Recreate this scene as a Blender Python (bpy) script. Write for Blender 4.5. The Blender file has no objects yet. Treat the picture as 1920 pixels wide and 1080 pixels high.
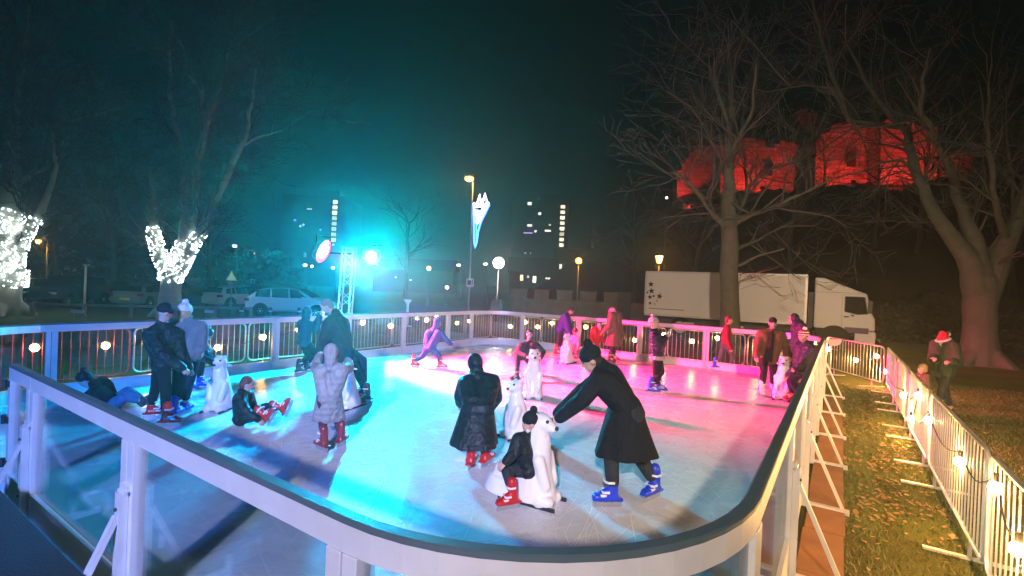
TEAL_C, TEAL_P, LENS_T = (.0, .24, 1.), 8000, 3300
PINK_C, PINK_P = (1., .003, .17), 58000
SITE_C, SITE_P = (1, .76, .52), 15500
BLUE_C, BLUE_P = (.0, .18, 1), 38000
RED_P, SUN_E, SKY_S = 3300, .02, .0001
HAZE, HAZE_G, EXPO = .0036, .74, 0
import bpy, bmesh, math, random
import numpy as np
from mathutils import Vector as V, Matrix
R = math.radians
random.seed(7)
scene = bpy.context.scene
COL = scene.collection

# ------------------------------------------------------------------ camera
F_PX, PITCH, ROLL, CAMZ, ICE = 928.5, -0.0063, 0.0414, 2.27, 0.15
CR, SR, CP, SP = math.cos(ROLL), math.sin(ROLL), math.cos(PITCH), math.sin(PITCH)
AX_R, AX_F, AX_U = V((1, 0, 0)), V((0, CP, SP)), V((0, -SP, CP))
CAM = V((0, 0, CAMZ))

def ray(px, py):
    dx, dy = px - 960, py - 540
    x, y = dx * CR + dy * SR, -dx * SR + dy * CR
    return AX_R * (x / F_PX) + AX_F - AX_U * (y / F_PX)
def G(px, py, z=0.0):
    """point of the horizontal plane z seen at a photo pixel"""
    d = ray(px, py); t = (z - CAMZ) / d.z
    return CAM + d * t
def D(px, py, y):
    """point at distance y seen at a photo pixel"""
    d = ray(px, py); return CAM + d * (y / d.y)
def pix(p):
    q = V(p) - CAM; d = q.dot(AX_F)
    X, Y = F_PX * q.dot(AX_R) / d, -F_PX * q.dot(AX_U) / d
    return (960 + X * CR - Y * SR, 540 + X * SR + Y * CR)

cd = bpy.data.cameras.new('camera'); cam = bpy.data.objects.new('camera', cd); COL.objects.link(cam)
cr_ = AX_R * CR + AX_U * SR; cu_ = -AX_R * SR + AX_U * CR
m = Matrix((cr_, cu_, -AX_F)).transposed().to_4x4(); m.translation = CAM
cam.matrix_world = m
cd.sensor_width = 36; cd.lens = 36 * F_PX / 1920; cd.clip_start = .05; cd.clip_end = 3000
scene.camera = cam

# ------------------------------------------------------------------ materials
MATS = {}
def mat(name, col, rough=.6, metal=0., var=.15, vscale=6., bump=0., bscale=40., emit=None, estr=0., spec=None, coat=0.):
    if name in MATS: return MATS[name]
    mt = bpy.data.materials.new(name); mt.use_nodes = True
    nt = mt.node_tree; b = nt.nodes['Principled BSDF']
    b.inputs['Roughness'].default_value = rough; b.inputs['Metallic'].default_value = metal
    if spec is not None: b.inputs['Specular IOR Level'].default_value = spec
    if coat: b.inputs['Coat Weight'].default_value = coat
    tc = nt.nodes.new('ShaderNodeTexCoord')
    if var:
        n = nt.nodes.new('ShaderNodeTexNoise'); n.inputs['Scale'].default_value = vscale; n.inputs['Detail'].default_value = 4
        nt.links.new(tc.outputs['Object'], n.inputs['Vector'])
        mx = nt.nodes.new('ShaderNodeMix'); mx.data_type = 'RGBA'
        mx.inputs['A'].default_value = (*[max(0, c * (1 - var)) for c in col], 1)
        mx.inputs['B'].default_value = (*[min(1, c * (1 + var)) for c in col], 1)
        nt.links.new(n.outputs['Fac'], mx.inputs['Factor']); nt.links.new(mx.outputs['Result'], b.inputs['Base Color'])
    else: b.inputs['Base Color'].default_value = (*col, 1)
    if bump:
        n2 = nt.nodes.new('ShaderNodeTexNoise'); n2.inputs['Scale'].default_value = bscale; n2.inputs['Detail'].default_value = 5
        nt.links.new(tc.outputs['Object'], n2.inputs['Vector'])
        bp = nt.nodes.new('ShaderNodeBump'); bp.inputs['Strength'].default_value = bump; bp.inputs['Distance'].default_value = .02
        nt.links.new(n2.outputs['Fac'], bp.inputs['Height']); nt.links.new(bp.outputs['Normal'], b.inputs['Normal'])
    if emit:
        b.inputs['Emission Color'].default_value = (*emit, 1); b.inputs['Emission Strength'].default_value = estr
    MATS[name] = mt
    return mt

# ------------------------------------------------------------------ mesh builder
class MB:
    def __init__(s): s.v = []; s.f = []; s.m = []
    def add(s, vs, fs, mi=0):
        o = len(s.v); s.v += [tuple(p) for p in vs]; s.f += [tuple(i + o for i in f) for f in fs]; s.m += [mi] * len(fs)
    def box(s, c, h, ax=None, mi=0, taper=1.):
        """centre, half sizes, axes"""
        ax = ax or (V((1, 0, 0)), V((0, 1, 0)), V((0, 0, 1))); c = V(c)
        vs = []
        for k in (-1, 1):
            t = 1 if k < 0 else taper
            for (i, j) in ((-1, -1), (1, -1), (1, 1), (-1, 1)):
                vs.append(c + ax[0] * (i * h[0] * t) + ax[1] * (j * h[1] * t) + ax[2] * (k * h[2]))
        s.add(vs, [(3, 2, 1, 0), (4, 5, 6, 7), (0, 1, 5, 4), (1, 2, 6, 5), (2, 3, 7, 6), (3, 0, 4, 7)], mi)
    def bar(s, a, b, w, h, mi=0, up=V((0, 0, 1))):
        a, b = V(a), V(b); d = (b - a); L = d.length; d.normalize()
        sd = d.cross(up)
        if sd.length < 1e-4: sd = d.cross(V((1, 0, 0)))
        sd.normalize(); u2 = sd.cross(d)
        s.box((a + b) / 2, (L / 2, w / 2, h / 2), (d, sd, u2), mi)
    def tube(s, pts, rad, n=6, mi=0, cap=True):
        pts = [V(p) for p in pts]; k = len(pts)
        if not hasattr(rad, '__len__'): rad = [rad] * k
        ref = V((0, 0, 1)); vs = []; prev = None
        for i in range(k):
            t = (pts[min(i + 1, k - 1)] - pts[max(i - 1, 0)]).normalized()
            if prev is None:
                a = t.cross(ref)
                if a.length < .1: a = t.cross(V((0, 1, 0)))
            else: a = prev - t * prev.dot(t)
            a.normalize(); b = t.cross(a); prev = a
            for j in range(n):
                an = 2 * math.pi * j / n
                vs.append(pts[i] + (a * math.cos(an) + b * math.sin(an)) * rad[i])
        fs = [(i * n + j, i * n + (j + 1) % n, (i + 1) * n + (j + 1) % n, (i + 1) * n + j) for i in range(k - 1) for j in range(n)]
        if cap: fs += [tuple(range(n - 1, -1, -1)), tuple((k - 1) * n + j for j in range(n))]
        s.add(vs, fs, mi)
    def ball(s, c, r, nu=10, nv=7, ax=None, mi=0):
        c = V(c); r = r if hasattr(r, '__len__') else (r, r, r); ax = ax or (V((1, 0, 0)), V((0, 1, 0)), V((0, 0, 1)))
        vs = [c - ax[2] * r[2]]
        for i in range(1, nv):
            th = math.pi * i / nv
            for j in range(nu):
                a = 2 * math.pi * j / nu
                vs.append(c + ax[0] * (r[0] * math.sin(th) * math.cos(a)) + ax[1] * (r[1] * math.sin(th) * math.sin(a)) - ax[2] * (r[2] * math.cos(th)))
        vs.append(c + ax[2] * r[2]); L = len(vs) - 1
        fs = [(0, 1 + (j + 1) % nu, 1 + j) for j in range(nu)]
        for i in range(nv - 2):
            for j in range(nu):
                a = 1 + i * nu + j; b = 1 + i * nu + (j + 1) % nu
                fs.append((a, b, b + nu, a + nu))
        o = 1 + (nv - 2) * nu
        fs += [(o + j, o + (j + 1) % nu, L) for j in range(nu)]
        s.add(vs, fs, mi)
    def capsule(s, a, ra, b, rb, n=10):
        a, b = V(a), V(b); d = b - a
        if d.length < 1e-5: s.ball(a, ra); return
        t = d.normalized(); e1 = t.orthogonal().normalized(); e2 = t.cross(e1)
        rings = []
        for k in range(1, 4):
            th = math.pi / 2 * k / 3; rings.append((a - t * ra * math.cos(th), ra * math.sin(th)))
        for k in range(0, 3):
            th = math.pi / 2 * k / 3; rings.append((b + t * rb * math.sin(th), rb * math.cos(th)))
        vs = [a - t * ra]
        for c, r in rings:
            for j in range(n):
                an = 2 * math.pi * j / n; vs.append(c + e1 * (r * math.cos(an)) + e2 * (r * math.sin(an)))
        vs.append(b + t * rb); L = len(vs) - 1
        fs = [(0, 1 + (j + 1) % n, 1 + j) for j in range(n)]
        for i in range(5):
            for j in range(n):
                p = 1 + i * n + j; q = 1 + i * n + (j + 1) % n; fs.append((p, q, q + n, p + n))
        o = 1 + 5 * n; fs += [(o + j, o + (j + 1) % n, L) for j in range(n)]
        s.add(vs, fs)
    def frustum(s, rings, n=40, fold=0.):
        """rings: (centre, axis a, axis b) ellipses, closed with flat ends"""
        vs = []
        for i, (c, a, b) in enumerate(rings):
            fq = fold * i / max(1, len(rings) - 1)
            for j in range(n):
                an = 2 * math.pi * j / n; w_ = 1 + fq * (math.sin(an * 5 + 1.3) * .6 + math.sin(an * 8 + 4 + i * .4) * .4); vs.append(V(c) + V(a) * (math.cos(an) * w_) + V(b) * (math.sin(an) * w_))
        k = len(rings)
        fs = [(i * n + j, i * n + (j + 1) % n, (i + 1) * n + (j + 1) % n, (i + 1) * n + j) for i in range(k - 1) for j in range(n)]
        fs += [tuple(range(n - 1, -1, -1)), tuple((k - 1) * n + j for j in range(n))]
        s.add(vs, fs)
    def prism(s, poly, o, ax, ay, az, depth, mi=0):
        """polygon (x,y) in axes ax, ay extruded along az"""
        n = len(poly); o = V(o)
        vs = [o + ax * x + ay * y for x, y in poly] + [o + ax * x + ay * y + az * depth for x, y in poly]
        s.add(vs, [tuple(range(n - 1, -1, -1)), tuple(range(n, 2 * n))] + [(i, (i + 1) % n, n + (i + 1) % n, n + i) for i in range(n)], mi)
    def build(s, name, mats, parent=None, smooth=False, bevel=0., loc=None):
        me = bpy.data.meshes.new(name)
        o0 = V((0, 0, 0))
        vs = s.v
        if loc is not None: o0 = V(loc); vs = [tuple(V(p) - o0) for p in s.v]
        me.from_pydata(vs, [], s.f); 
        mats = mats if isinstance(mats, (list, tuple)) else [mats]
        for q in mats: me.materials.append(q)
        if len(mats) > 1: me.polygons.foreach_set('material_index', s.m)
        bm = bmesh.new(); bm.from_mesh(me); bmesh.ops.recalc_face_normals(bm, faces=bm.faces); bm.to_mesh(me); bm.free()
        if smooth: me.polygons.foreach_set('use_smooth', [True] * len(me.polygons))
        me.update()
        o = bpy.data.objects.new(name, me); COL.objects.link(o)
        if loc is not None: o.location = o0
        if parent is not None: o.parent = parent
        if bevel:
            b = o.modifiers.new('bevel', 'BEVEL'); b.width = bevel; b.segments = 2; b.limit_method = 'ANGLE'
        return o

def empty(name, loc=(0, 0, 0), rz=0.):
    o = bpy.data.objects.new(name, None); COL.objects.link(o); o.location = loc; o.rotation_euler = (0, 0, rz); o.empty_display_size = .2
    return o
def tag(o, label=None, cat=None, group=None, kind=None):
    if label: o['label'] = label
    if cat: o['category'] = cat
    if group: o['group'] = group
    if kind: o['kind'] = kind
    return o
def copy_tree(o, parent=None):
    c = o.copy(); COL.objects.link(c)
    if parent is not None: c.parent = parent
    for ch in list(o.children): copy_tree(ch, c)
    return c

def blob(mb, voxel, smooth=3, fac=.5):
    """one continuous skin round the overlapping closed shapes of mb"""
    me = bpy.data.meshes.new('tmp'); me.from_pydata(mb.v, [], mb.f)
    bm = bmesh.new(); bm.from_mesh(me); bmesh.ops.recalc_face_normals(bm, faces=bm.faces); bm.to_mesh(me); bm.free()
    o = bpy.data.objects.new('tmp', me); TMP.objects.link(o)
    r = o.modifiers.new('r', 'REMESH'); r.mode = 'VOXEL'; r.voxel_size = voxel; r.use_smooth_shade = True
    if smooth:
        sm = o.modifiers.new('s', 'SMOOTH'); sm.iterations = smooth; sm.factor = fac
    dg = bpy.context.evaluated_depsgraph_get(); dg.update()
    out = bpy.data.meshes.new_from_object(o.evaluated_get(dg))
    bpy.data.objects.remove(o); bpy.data.meshes.remove(me)
    return out
TMP = scene.collection
def obj_from_mesh(name, me, mats, parent=None):
    me.name = name; me.materials.clear()
    for q in (mats if isinstance(mats, (list, tuple)) else [mats]): me.materials.append(q)
    me.polygons.foreach_set('use_smooth', [True] * len(me.polygons))
    o = bpy.data.objects.new(name, me); COL.objects.link(o)
    if parent is not None: o.parent = parent
    return o
ORD = ['first', 'second', 'third', 'fourth', 'fifth', 'sixth', 'seventh', 'eighth', 'ninth', 'tenth', 'eleventh', 'twelfth', 'thirteenth', 'fourteenth']
Z = V((0, 0, 1))

# common colours
M_ALU = mat('aluminium', (.62, .6, .57), .38, .55, .08, 3)
M_STEEL = mat('galvanised_steel', (.6, .59, .57), .42, .45, .14, 9)
M_BLACK = mat('black_plastic', (.015, .015, .017), .45)
M_RUBBER = mat('rubber', (.02, .02, .02), .8)
M_DARKMETAL = mat('dark_metal', (.04, .04, .045), .5, .5)
M_WHITEPLASTIC = mat('white_plastic', (.78, .78, .77), .45, var=.04)
def mat_glass(name, tint=(.92, .95, .96), refl=.09, rough=.04):
    mt = bpy.data.materials.new(name); mt.use_nodes = True; nt = mt.node_tree; nt.nodes.clear()
    out = nt.nodes.new('ShaderNodeOutputMaterial'); mx = nt.nodes.new('ShaderNodeMixShader')
    tr = nt.nodes.new('ShaderNodeBsdfTransparent'); gl = nt.nodes.new('ShaderNodeBsdfGlossy')
    tr.inputs[0].default_value = (*tint, 1); gl.inputs['Roughness'].default_value = rough
    lw = nt.nodes.new('ShaderNodeLayerWeight'); lw.inputs['Blend'].default_value = .25
    ml = nt.nodes.new('ShaderNodeMath'); ml.operation = 'MULTIPLY_ADD'; ml.inputs[1].default_value = .55; ml.inputs[2].default_value = refl * .5
    nt.links.new(lw.outputs['Fresnel'], ml.inputs[0]); nt.links.new(ml.outputs[0], mx.inputs[0])
    nt.links.new(tr.outputs[0], mx.inputs[1]); nt.links.new(gl.outputs[0], mx.inputs[2]); nt.links.new(mx.outputs[0], out.inputs['Surface'])
    return mt
M_PANE = mat_glass('clear_pane')
M_CARGLASS = mat('car_glass', (.01, .012, .014), .08, 0, 0)
# ------------------------------------------------------------------ people
M_SKIN = mat('skin', (.52, .32, .24), .55, var=.06)
M_EYE = mat('eye', (.02, .015, .012), .3, var=0)
M_LIP = mat('lips', (.42, .14, .12), .5, var=0)
M_SOCK = mat('white_sock', (.7, .7, .7), .8)
M_BLADE = mat('skate_blade', (.7, .7, .72), .25, .9, .05)
def folds(mt, bands=0.):
    nt = mt.node_tree; b = nt.nodes['Principled BSDF']; old = b.inputs['Normal'].links[0].from_socket if b.inputs['Normal'].links else None
    tc = nt.nodes.new('ShaderNodeTexCoord'); n = nt.nodes.new('ShaderNodeTexNoise'); n.inputs['Scale'].default_value = 7; n.inputs['Detail'].default_value = 3; n.inputs['Distortion'].default_value = 1.6
    mp = nt.nodes.new('ShaderNodeMapping'); mp.inputs['Scale'].default_value = (1, 1, .45); nt.links.new(tc.outputs['Object'], mp.inputs['Vector']); nt.links.new(mp.outputs[0], n.inputs['Vector'])
    bp = nt.nodes.new('ShaderNodeBump'); bp.inputs['Strength'].default_value = .9; bp.inputs['Distance'].default_value = .05; nt.links.new(n.outputs['Fac'], bp.inputs['Height'])
    if old: nt.links.new(old, bp.inputs['Normal'])
    if bands:
        w = nt.nodes.new('ShaderNodeTexWave'); w.bands_direction = 'Z'; w.inputs['Scale'].default_value = bands; w.inputs['Distortion'].default_value = 1.2; w.inputs['Detail'].default_value = 1; nt.links.new(tc.outputs['Object'], w.inputs['Vector'])
        b2 = nt.nodes.new('ShaderNodeBump'); b2.inputs['Strength'].default_value = .3; b2.inputs['Distance'].default_value = .02; nt.links.new(w.outputs['Fac'], b2.inputs['Height']); nt.links.new(bp.outputs[0], b2.inputs['Normal']); bp = b2
    nt.links.new(bp.outputs[0], b.inputs['Normal']); return mt
def cloth(name, col, rough=.85): return folds(mat('cloth_' + name, col, rough, 0, .25, 14, .25, 60, spec=.25))
def shiny(name, col): return folds(mat('shell_' + name, col, .5, 0, .25, 10, .3, 26, spec=.3), 4.5)
def boot_mat(name, col): return mat('boot_' + name, col, .28, 0, .08, 10)
BOOT = {'red': boot_mat('red', (.5, .012, .016)), 'blue': boot_mat('blue', (.02, .05, .55)), 'black': boot_mat('black', (.02, .02, .025)),
        'white': boot_mat('white', (.75, .7, .68)), 'darkred': boot_mat('darkred', (.22, .02, .03))}

def hand_caps(mb, w, d, nrm, k=1., curl=.8):
    """palm, four bent fingers of different length and a thumb; d = direction, nrm = side the fingers close to"""
    d = d.normalized(); nrm = (nrm - d * nrm.dot(d)).normalized(); sd = d.cross(nrm)
    for i, (off, ln) in enumerate(((-.03, .070), (-.010, .078), (.010, .074), (.029, .058))):
        kn = w + d * (.085 * k) + sd * (off * k)
        mb.capsule(w + d * .012 * k + sd * (off * .7 * k), .017 * k, kn, .0135 * k, 8)
        a1 = curl * .75; a2 = curl * 1.7
        mid = kn + (d * math.cos(a1) + nrm * math.sin(a1)) * (ln * .52 * k)
        tip = mid + (d * math.cos(a2) + nrm * math.sin(a2)) * (ln * .48 * k)
        mb.capsule(kn, .0115 * k, mid, .0105 * k, 8); mb.capsule(mid, .0105 * k, tip, .0085 * k, 8)
    t0 = w + d * .03 * k - sd * .028 * k
    t1 = t0 + (d * .7 - sd * .75 + nrm * .25).normalized() * .042 * k
    t2 = t1 + (d * .9 - sd * .1 + nrm * .5).normalized() * .034 * k
    mb.capsule(t0, .0155 * k, t1, .0125 * k, 8); mb.capsule(t1, .0125 * k, t2, .0095 * k, 8)

def skate(parent, contact_a, fwd, col, k=1., up=Z, buckle=True):
    """boot with cuff, holder and blade; contact_a = blade centre on the ice"""
    f = fwd.normalized(); up = (up - f * up.dot(f)).normalized(); sd = f.cross(up)
    c = V(contact_a)
    mb = MB(); zs = .075 * k
    heel, toe = c - f * .075 * k + up * (zs + .03 * k), c + f * .115 * k + up * (zs + .022 * k)
    for o in (-.018, .018):
        mb.capsule(heel + sd * o * k, .04 * k, toe + sd * o * k, .034 * k)
    ank = c - f * .055 * k + up * (zs + .08 * k); top = ank + up * .15 * k + f * .02 * k
    mb.capsule(ank, .054 * k, top, .058 * k); mb.capsule(ank + f * .03 * k, .05 * k, c + f * .06 * k + up * (zs + .045 * k), .04 * k)
    mb.box(c + up * (zs + .002 * k), (.15 * k, .042 * k, .012 * k), (f, sd, up))
    s = obj_from_mesh('skate', blob(mb, .011 * k, 2), BOOT[col], parent)
    mb = MB(); mb.box(c + up * .022 * k, (.145 * k, .003 * k, .022 * k), (f, sd, up))
    for o in (-.08, .08): mb.box(c + f * o * k + up * (.056 * k), (.03 * k, .016 * k, .018 * k), (f, sd, up))
    mb.build('blade', M_BLADE, s)
    if buckle:
        for (fo, h, w) in ((.05, .066, .044), (.02, .1, .05), (-.02, .2, .064)):
            mb = MB(); e = w * .6
            p = [(-.03, w - .004), (-.03, w + .006), (e * .9, w + .006), (e * 1.5, w * .5), (e * 1.5, -w * .5), (e * .9, -w - .006), (-.03, -w - .006), (-.03, -w + .004), (e * .8, -w + .004), (e * 1.3, -w * .4), (e * 1.3, w * .4), (e * .8, w - .004)]
            mb.prism([(x * k, y * k) for x, y in p], c + f * fo * k + up * (zs + h * k - .03 * k), f, sd, up, .02 * k)
            mb.build('buckle', M_WHITEPLASTIC, s)
    return s, ank

def person(label, h, phi, fL, fR, ov=None, *, top, legs, skates='blue', coat=0., coat_w=1., hood=False, hat=None, hat_col=None, pom=None, hair=None, hair_long=False,
           look=None, gaze=0., puff=1., vox=.014, z=ICE, toeL=None, toeR=None, feet3d=None, skirt_to=None, glove=None, group=None, curl=.9, jacket_band=None, name='person', scarf=None):
    """one skinned figure: standing skeleton facing phi (0 = towards the camera, 90 = to the right), joints overridden from the photo"""
    ov = ov or {}
    if feet3d: cL, cR = feet3d
    else: cL, cR = G(*fL, z), G(*fR, z)
    base = (cL + cR) / 2; base.z = z
    w = V((base.x, base.y, 0)).normalized(); r = V((w.y, -w.x, 0))
    p = R(phi); Fv = -w * math.cos(p) + r * math.sin(p); Lv = r * math.cos(p) + w * math.sin(p)
    k = h / 1.7; sk = .10 * k if skates else .02
    J = {}
    J['hip'] = base + Z * (.50 * h + sk * .6); J['neck'] = base + Z * (.83 * h + sk * .6)
    J['head'] = base + Z * (.925 * h + sk * .6) + Fv * .02
    for s, sg in (('L', 1), ('R', -1)):
        J['sh' + s] = base + Z * (.80 * h + sk * .6) + Lv * sg * .112 * h
        J['el' + s] = base + Z * (.63 * h) + Lv * sg * .155 * h - Fv * .02
        J['ha' + s] = base + Z * (.48 * h) + Lv * sg * .15 * h + Fv * .09 * h
        J['hp' + s] = None
    for key, q in ov.items():
        if key in ('knL', 'knR'): continue
        y0 = J[key].y if len(q) == 2 else base.y + q[2]
        J[key] = D(q[0], q[1], y0)
    if 'neck' in ov or 'hip' in ov:                                     # shoulders follow the moved trunk
        up_ = (J['neck'] - J['hip']).normalized()
        for s, sg in (('L', 1), ('R', -1)):
            if 'sh' + s not in ov: J['sh' + s] = J['neck'] - up_ * .035 * h + Lv * sg * .11 * h
            if 'el' + s not in ov and 'ha' + s not in ov:
                J['el' + s] = J['sh' + s] - Z * .17 * h + Lv * sg * .045 * h; J['ha' + s] = J['el' + s] - Z * .14 * h + Fv * .06 * h
            elif 'el' + s not in ov:
                a, b = J['sh' + s], J['ha' + s]; J['el' + s] = (a + b) / 2 - Z * .05 * h
    if 'head' not in ov and 'neck' in ov: J['head'] = J['neck'] + (J['neck'] - J['hip']).normalized() * .085 * h + Fv * .03
    up = (J['neck'] - J['hip']).normalized()
    root = empty(name, base); rl = base.copy()
    # feet
    sob = []
    for s, c, td in (('L', cL, toeL), ('R', cR, toeR)):
        fd = Fv if td is None else (-w * math.cos(R(td)) + r * math.sin(R(td)))
        if skates:
            tilt = Z if not feet3d else ov_up.get(s, Z)
            fd2 = fd
            so, ank = skate(root, c - rl, fd2 if not feet3d else feet_dir.get(s, fd), skates, k ** .5 if k < 1 else 1., tilt)
            J['an' + s] = ank + rl
        else:
            fdd = feet_dir.get(s, fd) if feet3d else fd
            mb = MB(); cc = c - rl
            mb.capsule(cc + Z * .045 * k - fdd * .06 * k, .045 * k, cc + Z * .04 * k + fdd * .15 * k, .038 * k); mb.capsule(cc + Z * .06 * k - fdd * .05 * k, .045 * k, cc + Z * .12 * k - fdd * .05 * k, .042 * k)
            obj_from_mesh('shoe', blob(mb, .014, 1), mat('shoe', (.03, .025, .025), .6), root)
            J['an' + s] = c + Z * .1 * k - fdd * .05 * k
        hp = J['hip'] + Lv * (1 if s == 'L' else -1) * .055 * h; J['hp' + s] = hp
        if 'kn' + s in ov:
            q = ov['kn' + s]; y0 = (hp.y + J['an' + s].y) / 2 - .0 if len(q) == 2 else base.y + q[2]; J['kn' + s] = D(q[0], q[1], y0)
        else:
            L1, L2 = .23 * h, .22 * h; dv = J['an' + s] - hp; dl = dv.length; e = max(0., min(.13 * h, math.sqrt(max(0, ((L1 + L2) / 2) ** 2 - (dl / 2) ** 2))))
            J['kn' + s] = hp + dv * .51 + (Fv - dv.normalized() * Fv.dot(dv.normalized())).normalized() * (e + .012)
    P = {a: b - rl for a, b in J.items() if b is not None}
    # ---- body (one continuous skin)
    b = MB()
    hf = V(look) if look is not None else (Fv * math.cos(R(gaze)) - Z * math.sin(R(gaze)))
    hf.normalize()
    hs = hf.cross(Z).normalized(); hu = hs.cross(hf); hc = P['head']; hk = .5 + .5 * k if k < 1 else k
    hk = max(hk, .82)
    b.ball(hc + hu * .015 * hk - hf * .008, (.074 * hk, .094 * hk, .098 * hk), 14, 10, (hs, hf, hu))
    b.ball(hc + hf * .026 * hk - hu * .058 * hk, (.054 * hk, .06 * hk, .06 * hk), 12, 8, (hs, hf, hu))
    b.ball(hc + hf * .092 * hk - hu * .022 * hk, (.013 * hk, .02 * hk, .026 * hk), 8, 6, (hs, hf, hu))
    for sg in (-1, 1): b.ball(hc + hs * sg * .076 * hk - hu * .015 * hk, (.012 * hk, .022 * hk, .034 * hk), 8, 6, (hs, hf, hu))
    b.capsule(P['neck'] - up * .03, .058 * k, hc - hu * .05 * hk - hf * .012, .05 * hk)
    ch = P['neck'] * .72 + P['hip'] * .28
    for sg, s in ((1, 'L'), (-1, 'R')):
        b.capsule(P['sh' + s] * .72 + P['neck'] * .28 - up * .07 * k, .098 * k, P['hip'] + Lv * sg * .05 * k + up * .06 * k, .088 * k)
        b.capsule(P['neck'] - up * .02, .06 * k, P['sh' + s], .062 * k)
        b.capsule(P['sh' + s], .06 * k, P['el' + s], .045 * k); b.capsule(P['el' + s], .045 * k, P['ha' + s], .03 * k)
        b.capsule(P['hp' + s], .09 * k, P['kn' + s], .06 * k); b.capsule(P['kn' + s], .058 * k, P['an' + s], .042 * k)
        fdirn = (P['ha' + s] - P['el' + s]).normalized(); nr = -up + Fv * .4 - Lv * sg * .3
        hand_caps(b, P['ha' + s], fdirn, nr, max(k, .8), curl)
    b.capsule(P['hpL'], .095 * k, P['hpR'], .095 * k)
    me = blob(b, vox, 2, .45)
    eye = MB(); n0 = len(me.polygons)
    bo = obj_from_mesh('body', me, [M_SKIN], root)
    for sg in (-1, 1): eye.ball(hc + hs * sg * .031 * hk + hf * .083 * hk + hu * .008 * hk, (.012 * hk, .009 * hk, .009 * hk), 8, 6, (hs, hf, hu), 0); eye.ball(hc + hs * sg * .031 * hk + hf * .086 * hk + hu * .028 * hk, (.02 * hk, .006 * hk, .005 * hk), 8, 5, (hs, hf, hu), 0)
    eye.ball(hc + hf * .082 * hk - hu * .062 * hk, (.022 * hk, .008 * hk, .008 * hk), 8, 6, (hs, hf, hu), 1)
    eye.build('face_features', [M_EYE, M_LIP], root, True)
    # ---- trousers
    t = MB()
    for s in 'LR':
        t.capsule(P['hp' + s], .105 * k, P['kn' + s], .075 * k); t.capsule(P['kn' + s], .075 * k, P['an' + s] + (P['kn' + s] - P['an' + s]) * .3, .064 * k)
        a = P['an' + s]; dd = (P['kn' + s] - a).normalized()
        t.capsule(a + dd * .16 * k, .06 * k, a + dd * .11 * k, .058 * k)
    t.capsule(P['hpL'] + up * .03, .105 * k, P['hpR'] + up * .03, .105 * k)
    obj_from_mesh('trousers', blob(t, vox, 3), legs, root)
    # ---- jacket or coat
    j = MB(); pu = .026 * puff * k
    for sg, s in ((1, 'L'), (-1, 'R')):
        j.capsule(P['sh' + s] * .72 + P['neck'] * .28 - up * .07 * k, .1 * k + pu, P['hip'] + Lv * sg * .055 * k + up * .05 * k, .1 * k + pu)
        j.capsule(P['neck'] - up * .02, .062 * k + pu * .5, P['sh' + s], .062 * k + pu)
        j.capsule(P['sh' + s], .062 * k + pu, P['el' + s], .05 * k + pu)
        hd = (P['ha' + s] - P['el' + s]); j.capsule(P['el' + s], .05 * k + pu, P['ha' + s] - hd.normalized() * .01, .037 * k + pu * .8)
    j.capsule(P['hip'] + Lv * .06 * k, (.092 if coat else .108) * k + pu, P['hip'] - Lv * .06 * k, (.092 if coat else .108) * k + pu)
    j.capsule(P['neck'] - up * .01, .07 * k + pu * .4, P['neck'] + up * .03 * k, .064 * k + pu * .3)   # collar
    if coat:
        knm = (P['knL'] + P['knR']) / 2
        dn = (knm - P['hip']); dn = dn.normalized() if skirt_to is None else (D(skirt_to[0], skirt_to[1], J['hip'].y + (skirt_to[2] if len(skirt_to) > 2 else 0)) - J['hip'])
        ln = coat * h if skirt_to is None else dn.length; dn.normalize()
        spread = abs((P['knL'] - P['knR']).dot(Lv)) * .5
        fs_ = abs((P['knL'] - P['knR']).dot(Fv)) * .5
        A, B = Lv, Fv
        rg = []
        for q in (0, .35, .7, 1.):
            rg.append((P['hip'] + up * .10 * k * (1 - q) + dn * ln * q, A * ((.165 + .045 * q * coat_w) * k + pu * .6 + spread * .5 * q), B * ((.125 + .06 * q * coat_w) * k + pu * .6 + fs_ * .8 * q)))
        j.frustum(rg, fold=.09)
    if hood:
        j.ball(hc + hu * .02 * hk - hf * .03 * hk, (.104 * hk, .105 * hk, .128 * hk), 14, 10, (hs, hf, hu)); j.capsule(hc - hf * .05 * hk - hu * .06 * hk, .09 * hk, P['neck'] - up * .04, .1 * k); j.capsule(hc - hf * .03 * hk - hu * .1 * hk, .085 * hk, P['neck'], .1 * k)
    else:
        if hood is None: j.capsule(P['neck'] - Fv * .07 * k - Lv * .05 * k + up * .02 * k, .05 * k, P['neck'] - Fv * .07 * k + Lv * .05 * k + up * .02 * k, .05 * k)
    jo = obj_from_mesh('coat' if coat else 'jacket', blob(j, vox, 3), top, root)
    if jacket_band:
        q = MB(); cc = P['hip'] - up * .05 * k; rg = [(cc - up * d_, Lv * (.17 * k + pu), Fv * (.135 * k + pu)) for d_ in (-.03 * k, .06 * k)]
        q.frustum(rg); obj_from_mesh('jumper_hem', blob(q, vox, 2), jacket_band, root)
    if scarf:
        q = MB()
        pts = [P['neck'] + up * .02 * k + (Lv * math.cos(a) + Fv * math.sin(a)) * .09 * k for a in [i * math.pi / 5 for i in range(11)]]
        for a_, b_ in zip(pts, pts[1:]): q.capsule(a_, .035 * k, b_, .035 * k)
        obj_from_mesh('scarf', blob(q, vox, 2), scarf, root)
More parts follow.
